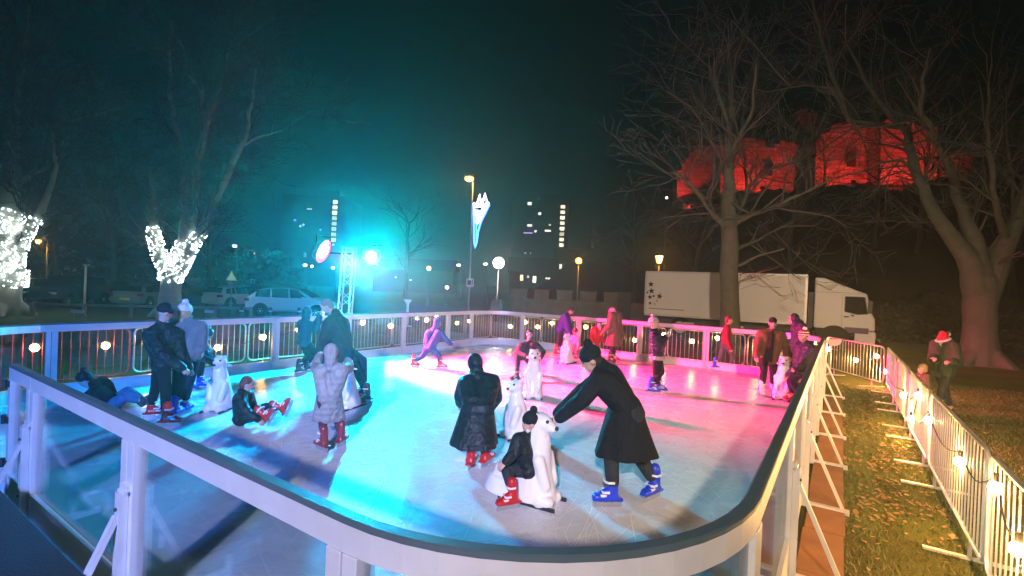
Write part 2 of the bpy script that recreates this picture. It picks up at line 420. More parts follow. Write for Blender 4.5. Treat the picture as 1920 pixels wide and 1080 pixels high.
    # ---- hair and hats
    if hair:
        q = MB(); q.ball(hc + hu * .03 * hk - hf * .022 * hk, (.084 * hk, .094 * hk, .1 * hk), 14, 10, (hs, hf, hu))
        q.ball(hc - hf * .05 * hk - hu * .015 * hk, (.076 * hk, .06 * hk, .085 * hk), 12, 8, (hs, hf, hu))
        if hair_long:
            hd_ = -Z
            for sg in (-1, 0, 1):
                st = hc + hs * sg * .05 * hk - hf * (.05 - .02 * abs(sg)) * hk; q.capsule(st, .045 * hk, st + hd_ * .2 * hk - hf * .02, .03 * hk)
        obj_from_mesh('hair', blob(q, vox * .8, 2), hair, root)
    if hat == 'beanie':
        q = MB(); q.ball(hc + hu * .05 * hk - hf * .012 * hk, (.09 * hk, .108 * hk, .098 * hk), 14, 10, (hs, hf, hu))
        rg = [(hc + hu * d_ * hk - hf * .01 * hk, hs * .093 * hk, hf * .11 * hk) for d_ in (.018, .065)]; q.frustum(rg)
        ho = obj_from_mesh('hat', blob(q, vox * .8, 2), hat_col, root)
        if pom:
            q = MB(); q.ball(hc + hu * .155 * hk - hf * .03 * hk, .045 * hk, 12, 8); obj_from_mesh('bobble', blob(q, vox * .7, 1), pom, ho)
    if hat == 'cap':
        q = MB(); q.ball(hc + hu * .05 * hk - hf * .01 * hk, (.084 * hk, .104 * hk, .085 * hk), 14, 10, (hs, hf, hu))
        q.ball(hc + hu * .045 * hk + hf * .11 * hk, (.07 * hk, .06 * hk, .012 * hk), 12, 6, (hs, hf, hu)); obj_from_mesh('cap', blob(q, vox * .7, 1), hat_col, root)
    if hat == 'santa':
        q = MB(); t0 = hc + hu * .05 * hk
        q.capsule(t0, .098 * hk, t0 + hu * .08 * hk - hf * .04 * hk, .075 * hk); q.capsule(t0 + hu * .08 * hk - hf * .04 * hk, .07 * hk, t0 + hu * .06 * hk - hf * .15 * hk + hs * .03, .035 * hk)
        ho = obj_from_mesh('hat', blob(q, vox * .8, 2), hat_col, root)
        q = MB()
        pts = [hc + hu * .035 * hk + (hs * math.cos(a) * .1 + hf * math.sin(a) * .116) * hk for a in [i * math.pi / 6 for i in range(13)]]
        for a_, b_ in zip(pts, pts[1:]): q.capsule(a_, .024 * hk, b_, .024 * hk)
        q.ball(t0 + hu * .04 * hk - hf * .175 * hk + hs * .03, .038 * hk)
        obj_from_mesh('white_trim', blob(q, vox * .8, 1), pom, ho)
    tag(root, label, 'person', group)
    return root, J
ov_up = {}; feet_dir = {}

C_BLACK = cloth('black', (.012, .012, .014)); C_CHAR = cloth('charcoal', (.03, .032, .036)); C_NAVY = cloth('navy', (.012, .016, .04)); C_TEAL = cloth('teal', (.02, .055, .075))
C_GREY = cloth('grey', (.16, .16, .16)); C_PALE = folds(mat('pale_coat', (.30, .26, .23), .6, 0, .2, 12, .4, 25), 4.); C_JEANS = cloth('jeans', (.07, .13, .22)); C_WHITE = cloth('white_wool', (.72, .68, .68))
C_OLIVE = cloth('olive', (.12, .10, .06)); C_MAROON = cloth('maroon', (.16, .018, .035)); C_PURPLE = cloth('purple', (.05, .025, .22)); C_PINK = cloth('pink', (.72, .3, .4)); C_RED = cloth('red', (.55, .012, .03))
C_BROWN = cloth('brown', (.10, .06, .035)); C_GREEN = cloth('green', (.035, .055, .03)); C_LGREY = cloth('light_grey', (.36, .33, .34)); C_BLUE = cloth('blue', (.03, .06, .16))
C_STRIPE = cloth('maroon_stripe', (.18, .02, .03)); H_DARK = mat('dark_hair', (.02, .013, .01), .5); H_BLOND = mat('blond_hair', (.42, .28, .13), .5); H_GINGER = mat('ginger_hair', (.4, .1, .04), .5); H_MAROON = mat('red_hair', (.12, .02, .02), .6)
S_BLACK = shiny('black', (.012, .013, .015)); S_NAVY = shiny('navy', (.012, .014, .04))
# ------------------------------------------------------------------ the people on and round the ice (pixels of the photo, feet on the ice)
def P3(px, py, yy): return D(px, py, yy)
P_ = {}
P_['man_left'] = person('man in long black jacket and red skates standing near the left glass rail', 1.56, 105, (290, 784), (318, 800),
    {'head': (310, 586), 'neck': (302, 610), 'hip': (303, 680), 'shR': (280, 628, -.12), 'elR': (306, 668, -.2), 'haR': (342, 690, -.12), 'shL': (326, 624, .12), 'elL': (338, 660, .16), 'haL': (354, 690, .15)},
    top=S_BLACK, legs=C_BLACK, skates='red', hat='beanie', hat_col=C_BLACK, puff=1.7, toeL=80, toeR=70, gaze=15, vox=.013)
P_['woman_white_hat'] = person('woman with white bobble hat and grey jacket standing behind the man in black', 1.74, 150, (330, 784), (348, 776),
    {'head': (347, 586), 'neck': (352, 606), 'hip': (352, 662), 'haL': (384, 650, .25), 'haR': (376, 655, 0.)},
    top=C_GREY, legs=C_NAVY, skates='blue', hat='beanie', hat_col=C_WHITE, pom=C_WHITE, hair=H_BLOND, hair_long=True, puff=1.6, gaze=10)
P_['girl_bending'] = person('long haired girl in dark jacket bending forward over a blue lit polar bear', 1.45, 85, (352, 734), (379, 729),
    {'head': (389, 628), 'neck': (378, 630), 'hip': (350, 658), 'shR': (374, 640, -.15), 'elR': (376, 668, -.2), 'haR': (402, 682, -.5), 'shL': (380, 634, .12), 'elL': (386, 664, .1), 'haL': (404, 680, -.4)},
    top=S_NAVY, legs=C_BLACK, skates='blue', hair=H_DARK, hair_long=True, gaze=55, puff=1.2)
yb = G(205, 768, ICE).y
feet_dir = {'L': V((.75, .1, .55)), 'R': V((.8, .0, .5))}
P_['man_lying'] = person('person in black with dark bobble hat lying back on the ice by the left barrier', 1.65, 90, None, None,
    {'head': (160, 713, .0), 'neck': (178, 722, .0), 'hip': (208, 758, 0.), 'shL': (192, 716, .2), 'shR': (182, 734, -.2), 'elL': (172, 738, .3), 'haL': (152, 748, .3), 'elR': (165, 757, -.3), 'haR': (142, 764, -.3), 'knL': (240, 733, .12), 'knR': (236, 744, -.12)},
    top=C_BLACK, legs=C_JEANS, skates=None, feet3d=(D(268, 756, yb + .1), D(272, 760, yb - .12)), hat='beanie', hat_col=C_BLACK, pom=C_BLACK, puff=1.3)
ys = G(470, 797, ICE).y
feet_dir = {'L': V((.35, 0, .95)), 'R': V((.55, -.2, .8))}; ov_up = {'L': V((-.95, 0, .35)), 'R': V((-.8, .1, .6))}
P_['child_sitting'] = person('child in black hooded jacket sitting on the ice with red skates stretched out', 1.32, 85, None, None,
    {'head': (464, 720, 0.), 'neck': (459, 734, 0.), 'hip': (452, 783, 0.), 'shL': (466, 738, .13), 'shR': (448, 745, -.13), 'elL': (474, 762, .15), 'haL': (490, 777, .12), 'elR': (462, 772, -.2), 'haR': (485, 787, -.18), 'knL': (500, 762, .12), 'knR': (480, 782, -.1)},
    top=S_BLACK, legs=C_BLACK, skates='red', feet3d=(D(545, 766, ys + .1), D(512, 786, ys - .15)), hair=H_MAROON, hood=None, puff=1.3, gaze=15)
feet_dir = {}; ov_up = {}
P_['woman_phone'] = person('woman in teal hooded jacket taking a photo with her phone', 1.52, 115, (563, 701), (578, 697),
    {'head': (578, 586), 'neck': (572, 602), 'hip': (570, 640), 'elR': (592, 618, -.15), 'haR': (600, 594, -.1), 'elL': (590, 612, .15), 'haL': (601, 590, .1)},
    top=C_TEAL, legs=C_BLACK, skates='black', hood=True, puff=1.4)
P_['man_bending'] = person('tall cropped haired man in dark coat leaning over a polar bear aid', 1.85, -85, (683, 756), (676, 744),
    {'head': (612, 574), 'neck': (630, 590), 'hip': (646, 656), 'shL': (618, 606, -.2), 'shR': (640, 604, .2), 'elL': (604, 650, -.25), 'haL': (610, 684, -.3), 'elR': (640, 655, .15), 'haR': (652, 688, -.15), 'knL': (666, 690), 'knR': (680, 676)},
    top=C_CHAR, legs=C_NAVY, skates='black', hair=mat('cropped_hair', (.16, .12, .1), .7), gaze=35, puff=1.7, coat=.1, skirt_to=(632, 690))
P_['child_pale_coat'] = person('child in long pale puffer coat with hood up, seen from behind in red skates', 1.30, 188, (603, 844), (642, 834),
    {'head': (620, 662), 'neck': (621, 684), 'hip': (617, 744), 'shL': (597, 696, .02), 'shR': (644, 694, .02), 'elL': (592, 690, .2), 'haL': (598, 668, .35), 'elR': (654, 690, .2), 'haR': (652, 676, .35)},
    top=C_PALE, legs=mat('cloth_darkred', (.07, .015, .03), .85), skates='darkred', hood=True, coat=.28, coat_w=.5, puff=1.6, toeL=215, toeR=150)
P_['skater_stride'] = person('young skater in blue striding sideways, red skates wide apart', 1.38, 130, (778, 689), (828, 693),
    {'head': (822, 603), 'neck': (816, 616), 'hip': (806, 652), 'shL': (803, 624, .1), 'shR': (826, 624, -.1), 'elR': (834, 634, -.1), 'haR': (846, 646, -.1), 'elL': (798, 640, .1), 'haL': (800, 655, .15), 'knL': (793, 668), 'knR': (824, 668)},
    top=C_BLUE, legs=C_BLUE, skates='red', hood=True, toeL=60, toeR=80, puff=1.2)
P_['child_bear'] = person('child in dark hoodie facing us and leaning on the white polar bear in the middle', 1.32, 2, (1004, 704), (966, 716),
    {'head': (993, 627), 'neck': (991, 642), 'hip': (977, 668), 'shL': (1006, 646, -.05), 'shR': (976, 648, -.02), 'elL': (1019, 660, -.1), 'haL': (1014, 672, -.3), 'elR': (968, 660, .05), 'haR': (988, 668, -.3), 'knR': (970, 690)},
    top=C_CHAR, legs=C_CHAR, skates='black', hair=H_DARK, hood=None, gaze=10, toeR=-60)
P_['woman_hooded'] = person('woman in long black hooded coat and red skates crouching forward, back to the camera', 1.62, 172, (884, 876), (913, 872),
    {'head': (890, 684, .5), 'neck': (896, 704, .38), 'hip': (897, 768), 'shL': (872, 718, .34), 'shR': (924, 716, .34), 'elL': (864, 742, .4), 'haL': (863, 756, .55), 'elR': (930, 745, .5), 'haR': (915, 770, .7)},
    top=S_BLACK, legs=C_BLACK, skates='red', hood=True, coat=.3, skirt_to=(888, 834), coat_w=1.5, puff=1.6, look=V((-.35, .8, -.35)), toeL=165, toeR=150, vox=.012, scarf=C_GREY)
yl = G(952, 955, ICE).y
P_['child_seated'] = person('child in black jacket and bobble hat riding on the seat of the nearest polar bear', 1.22, -75, (1000, 925), (953, 955),
    {'head': (995, 793), 'neck': (991, 815), 'hip': (990, 878), 'shL': (972, 824, -.08), 'shR': (1006, 824, .12), 'elL': (962, 852, -.15), 'haL': (948, 866, -.18), 'elR': (975, 850, .1), 'haR': (960, 862, .08), 'knL': (962, 884, -.02), 'knR': (950, 884, -.12)},
    top=S_BLACK, legs=C_CHAR, skates='red', hat='beanie', hat_col=C_BLACK, pom=C_BLACK, puff=1.35, vox=.011, toeR=-62, toeL=-90)
P_['woman_pushing'] = person('woman in long black coat and blue skates bending to push the nearest bear', 1.76, -72, (1138, 950), (1222, 936),
    {'head': (1108, 674), 'neck': (1129, 688), 'hip': (1182, 772), 'shL': (1122, 712, -.16), 'shR': (1140, 698, .14), 'elL': (1094, 748, -.16), 'haL': (1049, 783, -.08), 'elR': (1088, 738, .12), 'haR': (1046, 776, .08), 'knL': (1146, 862, -.1), 'knR': (1200, 858, .12)},
    top=C_BLACK, legs=C_CHAR, skates='blue', hat='beanie', hat_col=C_BLACK, pom=C_BLACK, hair=H_DARK, coat=.3, skirt_to=(1172, 852), coat_w=.35, puff=1.25, gaze=25, toeL=-72, toeR=-35, vox=.011)
P_['purple_adult'] = person('adult in purple jacket and red skates leaning over a small child at the far rail', 1.62, 80, (1045, 667), (1055, 663),
    {'head': (1071, 583), 'neck': (1063, 590), 'hip': (1051, 616), 'haR': (1070, 630, -.2), 'haL': (1072, 626, .1)},
    top=C_PURPLE, legs=C_CHAR, skates='red', hair=H_DARK, hood=None, gaze=45, puff=1.8)
P_['child_pink'] = person('small child in pink snowsuit holding the far polar bear beside the purple jacket', .98, -30, (1080, 674), (1069, 678),
    {'head': (1078, 622), 'neck': (1077, 630)}, top=C_PINK, legs=C_PINK, skates='red', hat='beanie', hat_col=C_MAROON, puff=1.3)
P_['woman_pink_hat'] = person('woman in long olive coat and pink hat standing at the far rail', 1.66, 55, (1146, 682), (1153, 678),
    {'head': (1149, 586), 'haR': (1131, 622, -.15)}, top=C_OLIVE, legs=C_BLACK, skates='darkred', hat='beanie', hat_col=C_PINK, hair=H_DARK, hair_long=True, coat=.24, puff=1.4)
P_['child_red'] = person('child in bright red snowsuit beside the woman in the olive coat', 1.12, 30, (1113, 677), (1122, 674),
    {'head': (1124, 613)}, top=C_RED, legs=C_RED, skates='red', hat='beanie', hat_col=C_LGREY, puff=1.4)
P_['woman_phone_blue'] = person('woman in pale bobble hat and navy jacket looking at her phone, blue skates side on', 1.66, 92, (1224, 739), (1238, 737),
    {'head': (1226, 606), 'neck': (1228, 622), 'hip': (1232, 664), 'shL': (1232, 630, .14), 'shR': (1228, 630, -.14), 'elR': (1234, 652, -.16), 'haR': (1248, 634, -.08), 'elL': (1240, 650, .12), 'haL': (1249, 630, .04), 'knR': (1230, 700)},
    top=S_NAVY, legs=C_BLACK, skates='blue', hat='beanie', hat_col=C_LGREY, pom=C_LGREY, hood=None, jacket_band=C_LGREY, puff=1.3)
P_['person_maroon'] = person('person in maroon jacket and grey trousers gliding past the tree trunk, blue skates', 1.62, 95, (1343, 693), (1374, 694),
    {'head': (1367, 600), 'neck': (1363, 613), 'hip': (1361, 639), 'knL': (1350, 670), 'knR': (1374, 668)},
    top=C_MAROON, legs=C_GREY, skates='blue', hair=H_MAROON, puff=1.6)
P_['man_brown'] = person('man in open brown jacket and dark cap walking towards us holding a bear aid', 1.70, 8, (1448, 734), (1428, 743),
    {'head': (1449, 606), 'neck': (1447, 622), 'hip': (1440, 672), 'elL': (1472, 650, .0), 'haL': (1480, 668, -.2), 'elR': (1420, 650, .0), 'haR': (1419, 668, -.15)},
    top=C_BROWN, legs=C_BLACK, skates='white', hat='cap', hat_col=C_BLACK, hood=None, puff=1.7)
P_['person_hood'] = person('person in dark hooded jacket facing left, standing behind the striped hat', 1.74, -75, (1498, 727), (1488, 730),
    {'head': (1487, 599)}, top=S_NAVY, legs=C_NAVY, skates='black', hood=True, puff=1.4)
P_['person_stripe'] = person('person in padded navy coat and maroon striped hat standing against the right rail', 1.50, -62, (1482, 754), (1500, 760),
    {'head': (1506, 630), 'neck': (1510, 645), 'hip': (1503, 692), 'haL': (1492, 690, -.1)}, top=S_NAVY, legs=C_NAVY, skates='red', hat='beanie', hat_col=C_STRIPE, pom=C_WHITE, coat=.1, puff=2., vox=.012)
P_['man_santa'] = person('man in santa hat and dark green jacket standing on the grass outside the barrier', 1.74, -45, (1752, 778), (1778, 776),
    {'head': (1769, 640), 'haR': (1752, 672, -.1), 'haL': (1784, 679, -.3)}, top=C_GREEN, legs=C_CHAR, skates=None, z=0., hat='santa', hat_col=C_RED, pom=C_WHITE, puff=1.8, gaze=20)
P_['child_blond'] = person('small blond child in brown coat beside the man in the santa hat', 1.02, -60, (1722, 783), (1732, 781),
    {}, top=C_BROWN, legs=C_CHAR, skates=None, z=0., hair=H_BLOND, puff=1.4)
P_['passer_by'] = person('distant passer-by in dark coat beyond the far corner of the rink', 1.7, 0, (926, 610), (932, 610), {}, top=C_GREY, legs=C_CHAR, skates=None, z=0., vox=.02)

# striped hat: bands knitted in
o = [c for c in P_['person_stripe'][0].children if c.name.startswith('hat')][0]
o.data.materials.append(C_WHITE); zc = [p.center.z for p in o.data.polygons]; z0, z1 = min(zc), max(zc)
for p in o.data.polygons:
    if .35 < (p.center.z - z0) / (z1 - z0) < .48 or .62 < (p.center.z - z0) / (z1 - z0) < .72: p.material_index = 1

# black shirt under the open brown jacket
def strip_front(key, name, m, w=.06):
    root, J = P_[key]; hp, nk = J['hip'] - root.location, J['neck'] - root.location
    fw = V((-root.location.x, -root.location.y, 0)).normalized(); sd = fw.cross(Z)
    mb = MB(); up = (nk - hp).normalized()
    mb.frustum([(hp + fw * .125 - up * .06, sd * (w * 1.3), fw * .05), (hp * .5 + nk * .5 + fw * .13, sd * w, fw * .05), (nk + fw * .075 + up * .02, sd * (w * .6), fw * .04)])
    obj_from_mesh(name, blob(mb, .012, 2), m, root)
strip_front('man_brown', 'shirt', C_BLACK, .075)

# phones and a cup held in hands
def phone(p, nrm, label, glow):
    nrm = nrm.normalized(); sd = nrm.cross(Z).normalized(); up = sd.cross(nrm)
    t = empty('phone', p); mb = MB(); mb.box((0, 0, 0), (.037, .005, .075), (sd, nrm, up)); mb.build('case', M_BLACK, t, bevel=.004)
    mb = MB(); mb.box(-nrm * .006, (.032, .0015, .068), (sd, nrm, up)); mb.build('screen', mat('phone_screen', (.3, .4, .5), .2, var=0, emit=(.7, .85, 1), estr=glow), t)
    mb = MB(); mb.box(nrm * .006 + up * .05 + sd * .02, (.01, .002, .012), (sd, nrm, up)); mb.build('camera_lens', M_BLACK, t)
    tag(t, label, 'phone')
Jp = P_['woman_phone_blue'][1]; phone((Jp['haL'] + Jp['haR']) / 2 + V((.10, 0, .10)), V((1, -.35, -.15)), 'lit phone held up by the woman in pale bobble hat', 6)
Jp = P_['woman_phone'][1]; phone((Jp['haL'] + Jp['haR']) / 2 + V((.02, .10, .06)), V((.3, 1, 0)), 'phone held up by the woman in the teal jacket', 5)

# ------------------------------------------------------------------ polar bear skating aids
M_BEAR = mat('bear_plastic', (.78, .77, .74), .3, 0, .07, 7)
def bear(px, py, h, phi, label, seat=False, tilt=0., vox=.014):
    c = G(px, py, ICE); w = V((c.x, c.y, 0)).normalized(); r = V((w.y, -w.x, 0)); p = R(phi)
    f = -w * math.cos(p) + r * math.sin(p); s = f.cross(Z); k = h / .88
    t = empty('polar_bear_aid', c); b = MB()
    O = lambda a, q, z_: f * (a * .86 * k) + s * (q * .86 * k) + Z * (z_ * k)
    b.frustum([(O(-.03, 0, .035), s * 0.197 * k, f * 0.252 * k), (O(-.03, 0, .13), s * 0.189 * k, f * 0.239 * k), (O(-.01, 0, .30), s * 0.155 * k, f * 0.168 * k), (O(.02, 0, .5), s * 0.130 * k, f * 0.130 * k), (O(.04, 0, .64), s * 0.097 * k, f * 0.101 * k)], 20)
    if seat:
        b.capsule(O(-.18, 0, .24), .15 * k, O(-.38, 0, .2), .14 * k); b.frustum([(O(-.3, 0, .035), s * .2 * k, f * .3 * k), (O(-.3, 0, .2), s * .17 * k, f * .24 * k)])
        b.capsule(O(0, 0, .5), .13 * k, O(.03, 0, .72), .1 * k)
    for q in (-.11, .11):
        b.capsule(O(.12, q, .06), .085 * k, O(.2, q, .05), .07 * k)       # hind paws
        b.capsule(O(.09, q * 1.15, .44), .06 * k, O(.17, q * .9, .2), .055 * k)  # forelegs down the chest
        b.ball(O(.01, q * .62, .845), (.026 * k, .026 * k, .03 * k), 8, 6)   # ears
    b.ball(O(.05, 0, .765), (.098 * k, .115 * k, .1 * k), 14, 10, (s, f, Z))
    b.capsule(O(.1, 0, .745), .062 * k, O(.19, 0, .73), .046 * k)
    b.capsule(O(.03, 0, .6), .1 * k, O(.04, 0, .72), .088 * k)
    obj_from_mesh('body', blob(b, vox, 4), M_BEAR, t)
    for q in (-1, 1):
        e = MB(); e.ball(O(.142, q * .055, .797), .019 * k, 8, 6); e.build('eye', M_BLACK, t, True)
    e = MB(); e.ball(O(.236, 0, .737), (.03 * k, .022 * k, .022 * k), 8, 6, (s, f, Z)); e.build('nose', M_BLACK, t, True)
    e = MB(); e.tube([O(-.05, -.15, .70), O(-.06, -.08, .70), O(-.06, .08, .70), O(-.05, .15, .70)], .016 * k, 8); e.build('handle', M_WHITEPLASTIC, t, True)
    for q in (-.17, .17):
        e = MB(); e.box(O(-.03, q, .016), (.3 * k, .012 * k, .016 * k), (f, s, Z)); e.build('runner', M_DARKMETAL, t)
    tag(t, label, 'skating aid', 'white polar bear skating aids'); return t
bear(1002, 938, .89, 65, 'nearest white polar bear, with the child in bobble hat riding on it', True, vox=.011)
bear(998, 744, .93, 5, 'white polar bear facing us in front of the child in dark hoodie')
bear(968, 818, .82, -50, 'polar bear standing in shadow behind the crouching hooded woman')
bear(412, 768, .86, -30, 'blue lit polar bear held by the bending long haired girl')
bear(652, 764, .80, -40, 'polar bear under the hands of the tall bending man')
bear(1467, 748, .90, -5, 'polar bear between the man in brown jacket and the striped hat')
bear(1455, 703, .86, 180, 'pink lit polar bear behind the man in the brown jacket')
bear(1062, 681, .84, -30, 'far polar bear beside the purple jacket and the pink child')
# ------------------------------------------------------------------ rink frame: u runs along the right side, w along the front
TH = .5864
U = V((math.sin(TH), math.cos(TH), 0)); W = V((-math.cos(TH), math.sin(TH), 0)); N0 = V((.455, 1.229, 0))
LU, LW, RC, RH = 13.39, 10.2, 1.26, 1.2
def Q(u, w, z=0.): return N0 + U * u + W * w + Z * z
def on_plane(px, py, p, n):
    d = ray(px, py); return CAM + d * ((V(p) - CAM).dot(n) / d.dot(n))

# ice sheet
def outline(inset, step=9):
    pts = []; r = RC - inset
    for (cu, cw, a0) in ((RC, RC, 180), (LU - RC, RC, 270), (LU - RC, LW - RC, 0), (RC, LW - RC, 90)):
        for i in range(step + 1):
            a = R(a0 + 90 * i / step); pts.append((cu + r * math.cos(a), cw + r * math.sin(a)))
    return pts
def mat_ice():
    mt = bpy.data.materials.new('ice'); mt.use_nodes = True; nt = mt.node_tree; b = nt.nodes['Principled BSDF']
    tc = nt.nodes.new('ShaderNodeTexCoord')
    def noise(sc, det=5, stretch=None, rot=0):
        n = nt.nodes.new('ShaderNodeTexNoise'); n.inputs['Scale'].default_value = sc; n.inputs['Detail'].default_value = det
        mp = nt.nodes.new('ShaderNodeMapping'); mp.inputs['Scale'].default_value = stretch or (1, 1, 1); mp.inputs['Rotation'].default_value = (0, 0, R(rot))
        nt.links.new(tc.outputs['Object'], mp.inputs['Vector']); nt.links.new(mp.outputs[0], n.inputs['Vector']); return n
    n1 = noise(.9, 6); cr = nt.nodes.new('ShaderNodeValToRGB'); cr.color_ramp.elements[0].position = .3; cr.color_ramp.elements[1].position = .75
    cr.color_ramp.elements[0].color = (.60, .67, .73, 1); cr.color_ramp.elements[1].color = (.76, .80, .83, 1)
    nt.links.new(n1.outputs['Fac'], cr.inputs[0]); nt.links.new(cr.outputs[0], b.inputs['Base Color'])
    n2 = noise(2.2, 5); rr = nt.nodes.new('ShaderNodeMapRange'); rr.inputs['From Min'].default_value = .3; rr.inputs['From Max'].default_value = .7; rr.inputs['To Min'].default_value = .16; rr.inputs['To Max'].default_value = .34
    nt.links.new(n2.outputs['Fac'], rr.inputs['Value']); nt.links.new(rr.outputs[0], b.inputs['Roughness'])
    prev = None
    for i, (rot, st) in enumerate(((20, (40, 1.2, 1)), (75, (46, 1.0, 1)), (-40, (38, 1.4, 1)), (5, (9, 9, 1)))):
        n = noise(1.6, 3, st, rot); bp = nt.nodes.new('ShaderNodeBump'); bp.inputs['Strength'].default_value = .10; bp.inputs['Distance'].default_value = .01
        nt.links.new(n.outputs['Fac'], bp.inputs['Height'])
        if prev: nt.links.new(prev.outputs[0], bp.inputs['Normal'])
        prev = bp
    nt.links.new(prev.outputs[0], b.inputs['Normal']); b.inputs['Specular IOR Level'].default_value = .55
    return mt
pts = outline(.035)
mb = MB(); n = len(pts); mb.add([Q(a, b, ICE) for a, b in pts] + [Q(a, b, .02) for a, b in pts], [tuple(range(n))] + [(i, (i + 1) % n, n + (i + 1) % n, n + i) for i in range(n)])
tag(mb.build('ice', mat_ice()), kind='structure')

# blade cuts and shavings on the ice
rng = random.Random(21); mb = MB()
for i in range(3600):
    u_, w_ = rng.uniform(.5, LU - .5), rng.uniform(.5, LW - .5); a = rng.uniform(0, 6.283); cv = rng.gauss(0, .35); ln = rng.uniform(.3, 2.2); wd_ = rng.uniform(.0015, .005); k = 8; L_, R_ = [], []
    ok = True
    for j in range(k + 1):
        if not (.4 < u_ < LU - .4 and .4 < w_ < LW - .4) or (u_ < 1.3 and w_ < 1.3 and math.hypot(1.3 - u_, 1.3 - w_) > .85): break
        t_ = wd_ * math.sin(math.pi * (j + .15) / (k + .3)); nx, ny = -math.sin(a) * t_, math.cos(a) * t_
        L_.append(Q(u_ + nx, w_ + ny, ICE + .002)); R_.append(Q(u_ - nx, w_ - ny, ICE + .002)); u_ += math.cos(a) * ln / k; w_ += math.sin(a) * ln / k; a += cv / k
    n_ = len(L_)
    if n_ > 2: mb.add(L_ + R_, [(j, j + 1, n_ + j + 1, n_ + j) for j in range(n_ - 1)])
tag(mb.build('skate_marks', mat('ice_shavings', (.86, .88, .9), .9, 0, .2, 3)), kind='stuff')

# ------------------------------------------------------------------ rink barriers
M_CAP = mat('dark_rubber_cap', (.05, .075, .08), .45, 0, .2, 5)
M_POSTALU = mat('pale_aluminium', (.70, .69, .67), .36, .5, .16, 5, .08, 30)
M_KICK = mat('white_kick_board', (.70, .69, .67), .5, 0, .08, 3)
ZB, ZK, ZT = .02, ICE + .16, ICE + RH
def sweep(path, prof):
    """path: (point, outward) list; prof: (offset along outward, z) closed profile"""
    mb = MB(); k = len(prof); vs = [p + o * a + Z * z for p, o in path for a, z in prof]
    fs = [(i * k + j, i * k + (j + 1) % k, (i + 1) * k + (j + 1) % k, (i + 1) * k + j) for i in range(len(path) - 1) for j in range(k)]
    fs += [tuple(range(k)), tuple((len(path) - 1) * k + j for j in range(k - 1, -1, -1))]
    mb.add(vs, fs); return mb
def rect(a0, a1, z0, z1): return [(a0, z0), (a1, z0), (a1, z1), (a0, z1)]
def rink_barrier(path, label, braces=(0,), wpost=.06, foot=True):
    p0, o0 = path[0]; t = empty('rink_barrier', V((p0.x, p0.y, 0))); L = V((p0.x, p0.y, 0))
    path = [(p - L, o) for p, o in path]; n = len(path)
    sweep(path, rect(-.03, .03, ZT - .135, ZT - .026)).build('top_rail', M_POSTALU, t)
    sweep(path, [(-.033, ZT - .024), (.033, ZT - .024), (.033, ZT - .006), (.024, ZT), (-.024, ZT), (-.033, ZT - .006)]).build('rail_cap', M_CAP, t)
    sweep(path, rect(-.028, .028, ZB, ZK)).build('kick_board', M_KICK, t)
    sweep(path, rect(-.033, .033, ZK + .002, ZK + .05)).build('bottom_rail', M_POSTALU, t)
    sweep(path, rect(-.005, .005, ZK + .052, ZT - .137)).build('glass_pane', M_PANE, t)
    for idx in (0, n - 1):
        p, o = path[idx]; q = path[1][0] if idx == 0 else path[n - 2][0]; al = (q - p).normalized()
        c = p + al * (wpost / 2 + .004)
        mb = MB(); mb.box(c + Z * ((ZB + ZT - .137) / 2), (wpost / 2, .036, (ZT - .137 - ZB) / 2), (al, o, Z)); mb.build('post', M_POSTALU, t, bevel=.004)
    for idx in braces:
        p, o = path[idx]; q = path[1][0] if idx == 0 else path[n - 2][0]; al = (q - p).normalized(); c = p + al * .02
        mb = MB(); mb.box(c + o * .062 + Z * .47, (.03, .024, .45), (al, o, Z))
        mb.bar(c + o * .085 + Z * .78, c + o * .40 + Z * .07, .045, .03); mb.bar(c + o * .04 + Z * .045, c + o * .46 + Z * .045, .05, .05)
        mb.box(c + o * .045 + Z * .94, (.05, .014, .02), (al, o, Z)); mb.tube([c + o * .06 + Z * .92 - al * .05, c + o * .06 + Z * .92 + al * .06], .012, 6)
        bo_ = mb.build('brace', M_POSTALU, t)
        for zz in (.35, .82):
            mb = MB(); mb.tube([c + o * .085 + Z * zz, c + o * .098 + Z * zz], .011, 6); mb.build('bolt', M_DARKMETAL, bo_)
    tag(t, label, 'rink barrier', 'glazed barrier panels round the ice rink'); return t
def straight(a, b, out, k=2): return [(a + (b - a) * (i / (k - 1)), out) for i in range(k)]
def arc(cu, cw, a0, k=15):
    return [(Q(cu + RC * math.cos(a), cw + RC * math.sin(a)), U * math.cos(a) + W * math.sin(a)) for a in [R(a0 + 90 * i / (k - 1)) for i in range(k)]]
fw = [RC, 3.30, 5.34]
rink_barrier(straight(Q(0, fw[1]), Q(0, fw[0]), -U), 'foreground glass panel running into the curved corner, post in the bottom middle', (0,), wpost=.09)
rink_barrier(straight(Q(0, fw[2]), Q(0, fw[1]), -U), 'foreground glass panel behind the black bench at lower left', (0,), wpost=.09)
rink_barrier(straight(Q(0, 6.02), Q(0, 5.36), -U), 'narrow end panel with hinges at the gate, left of the black bench', (), wpost=.08)
rink_barrier(arc(RC, RC, 180), 'curved corner panel nearest the camera, gold lit rail', (14,), wpost=.08)
ru = [RC, 3.3, 5.0, 6.65, 8.3, 10.2, LU - RC]
for i, (a, b) in enumerate(zip(ru, ru[1:])):
    rink_barrier(straight(Q(a, 0), Q(b, 0), -W), f'right side glass panel beside the plywood boards, {ORD[i]} from the near curve', (0, -1) if i == 0 else (-1,))
lu = [RC, 3.1, 5.05, 7.0, 8.95, 10.9, LU - RC]
lnames = ['at the left edge of the photo', 'behind the standing man in black', 'behind the woman taking a photo', 'right of the lighting truss', 'behind the striding skater', 'left of the far corner']
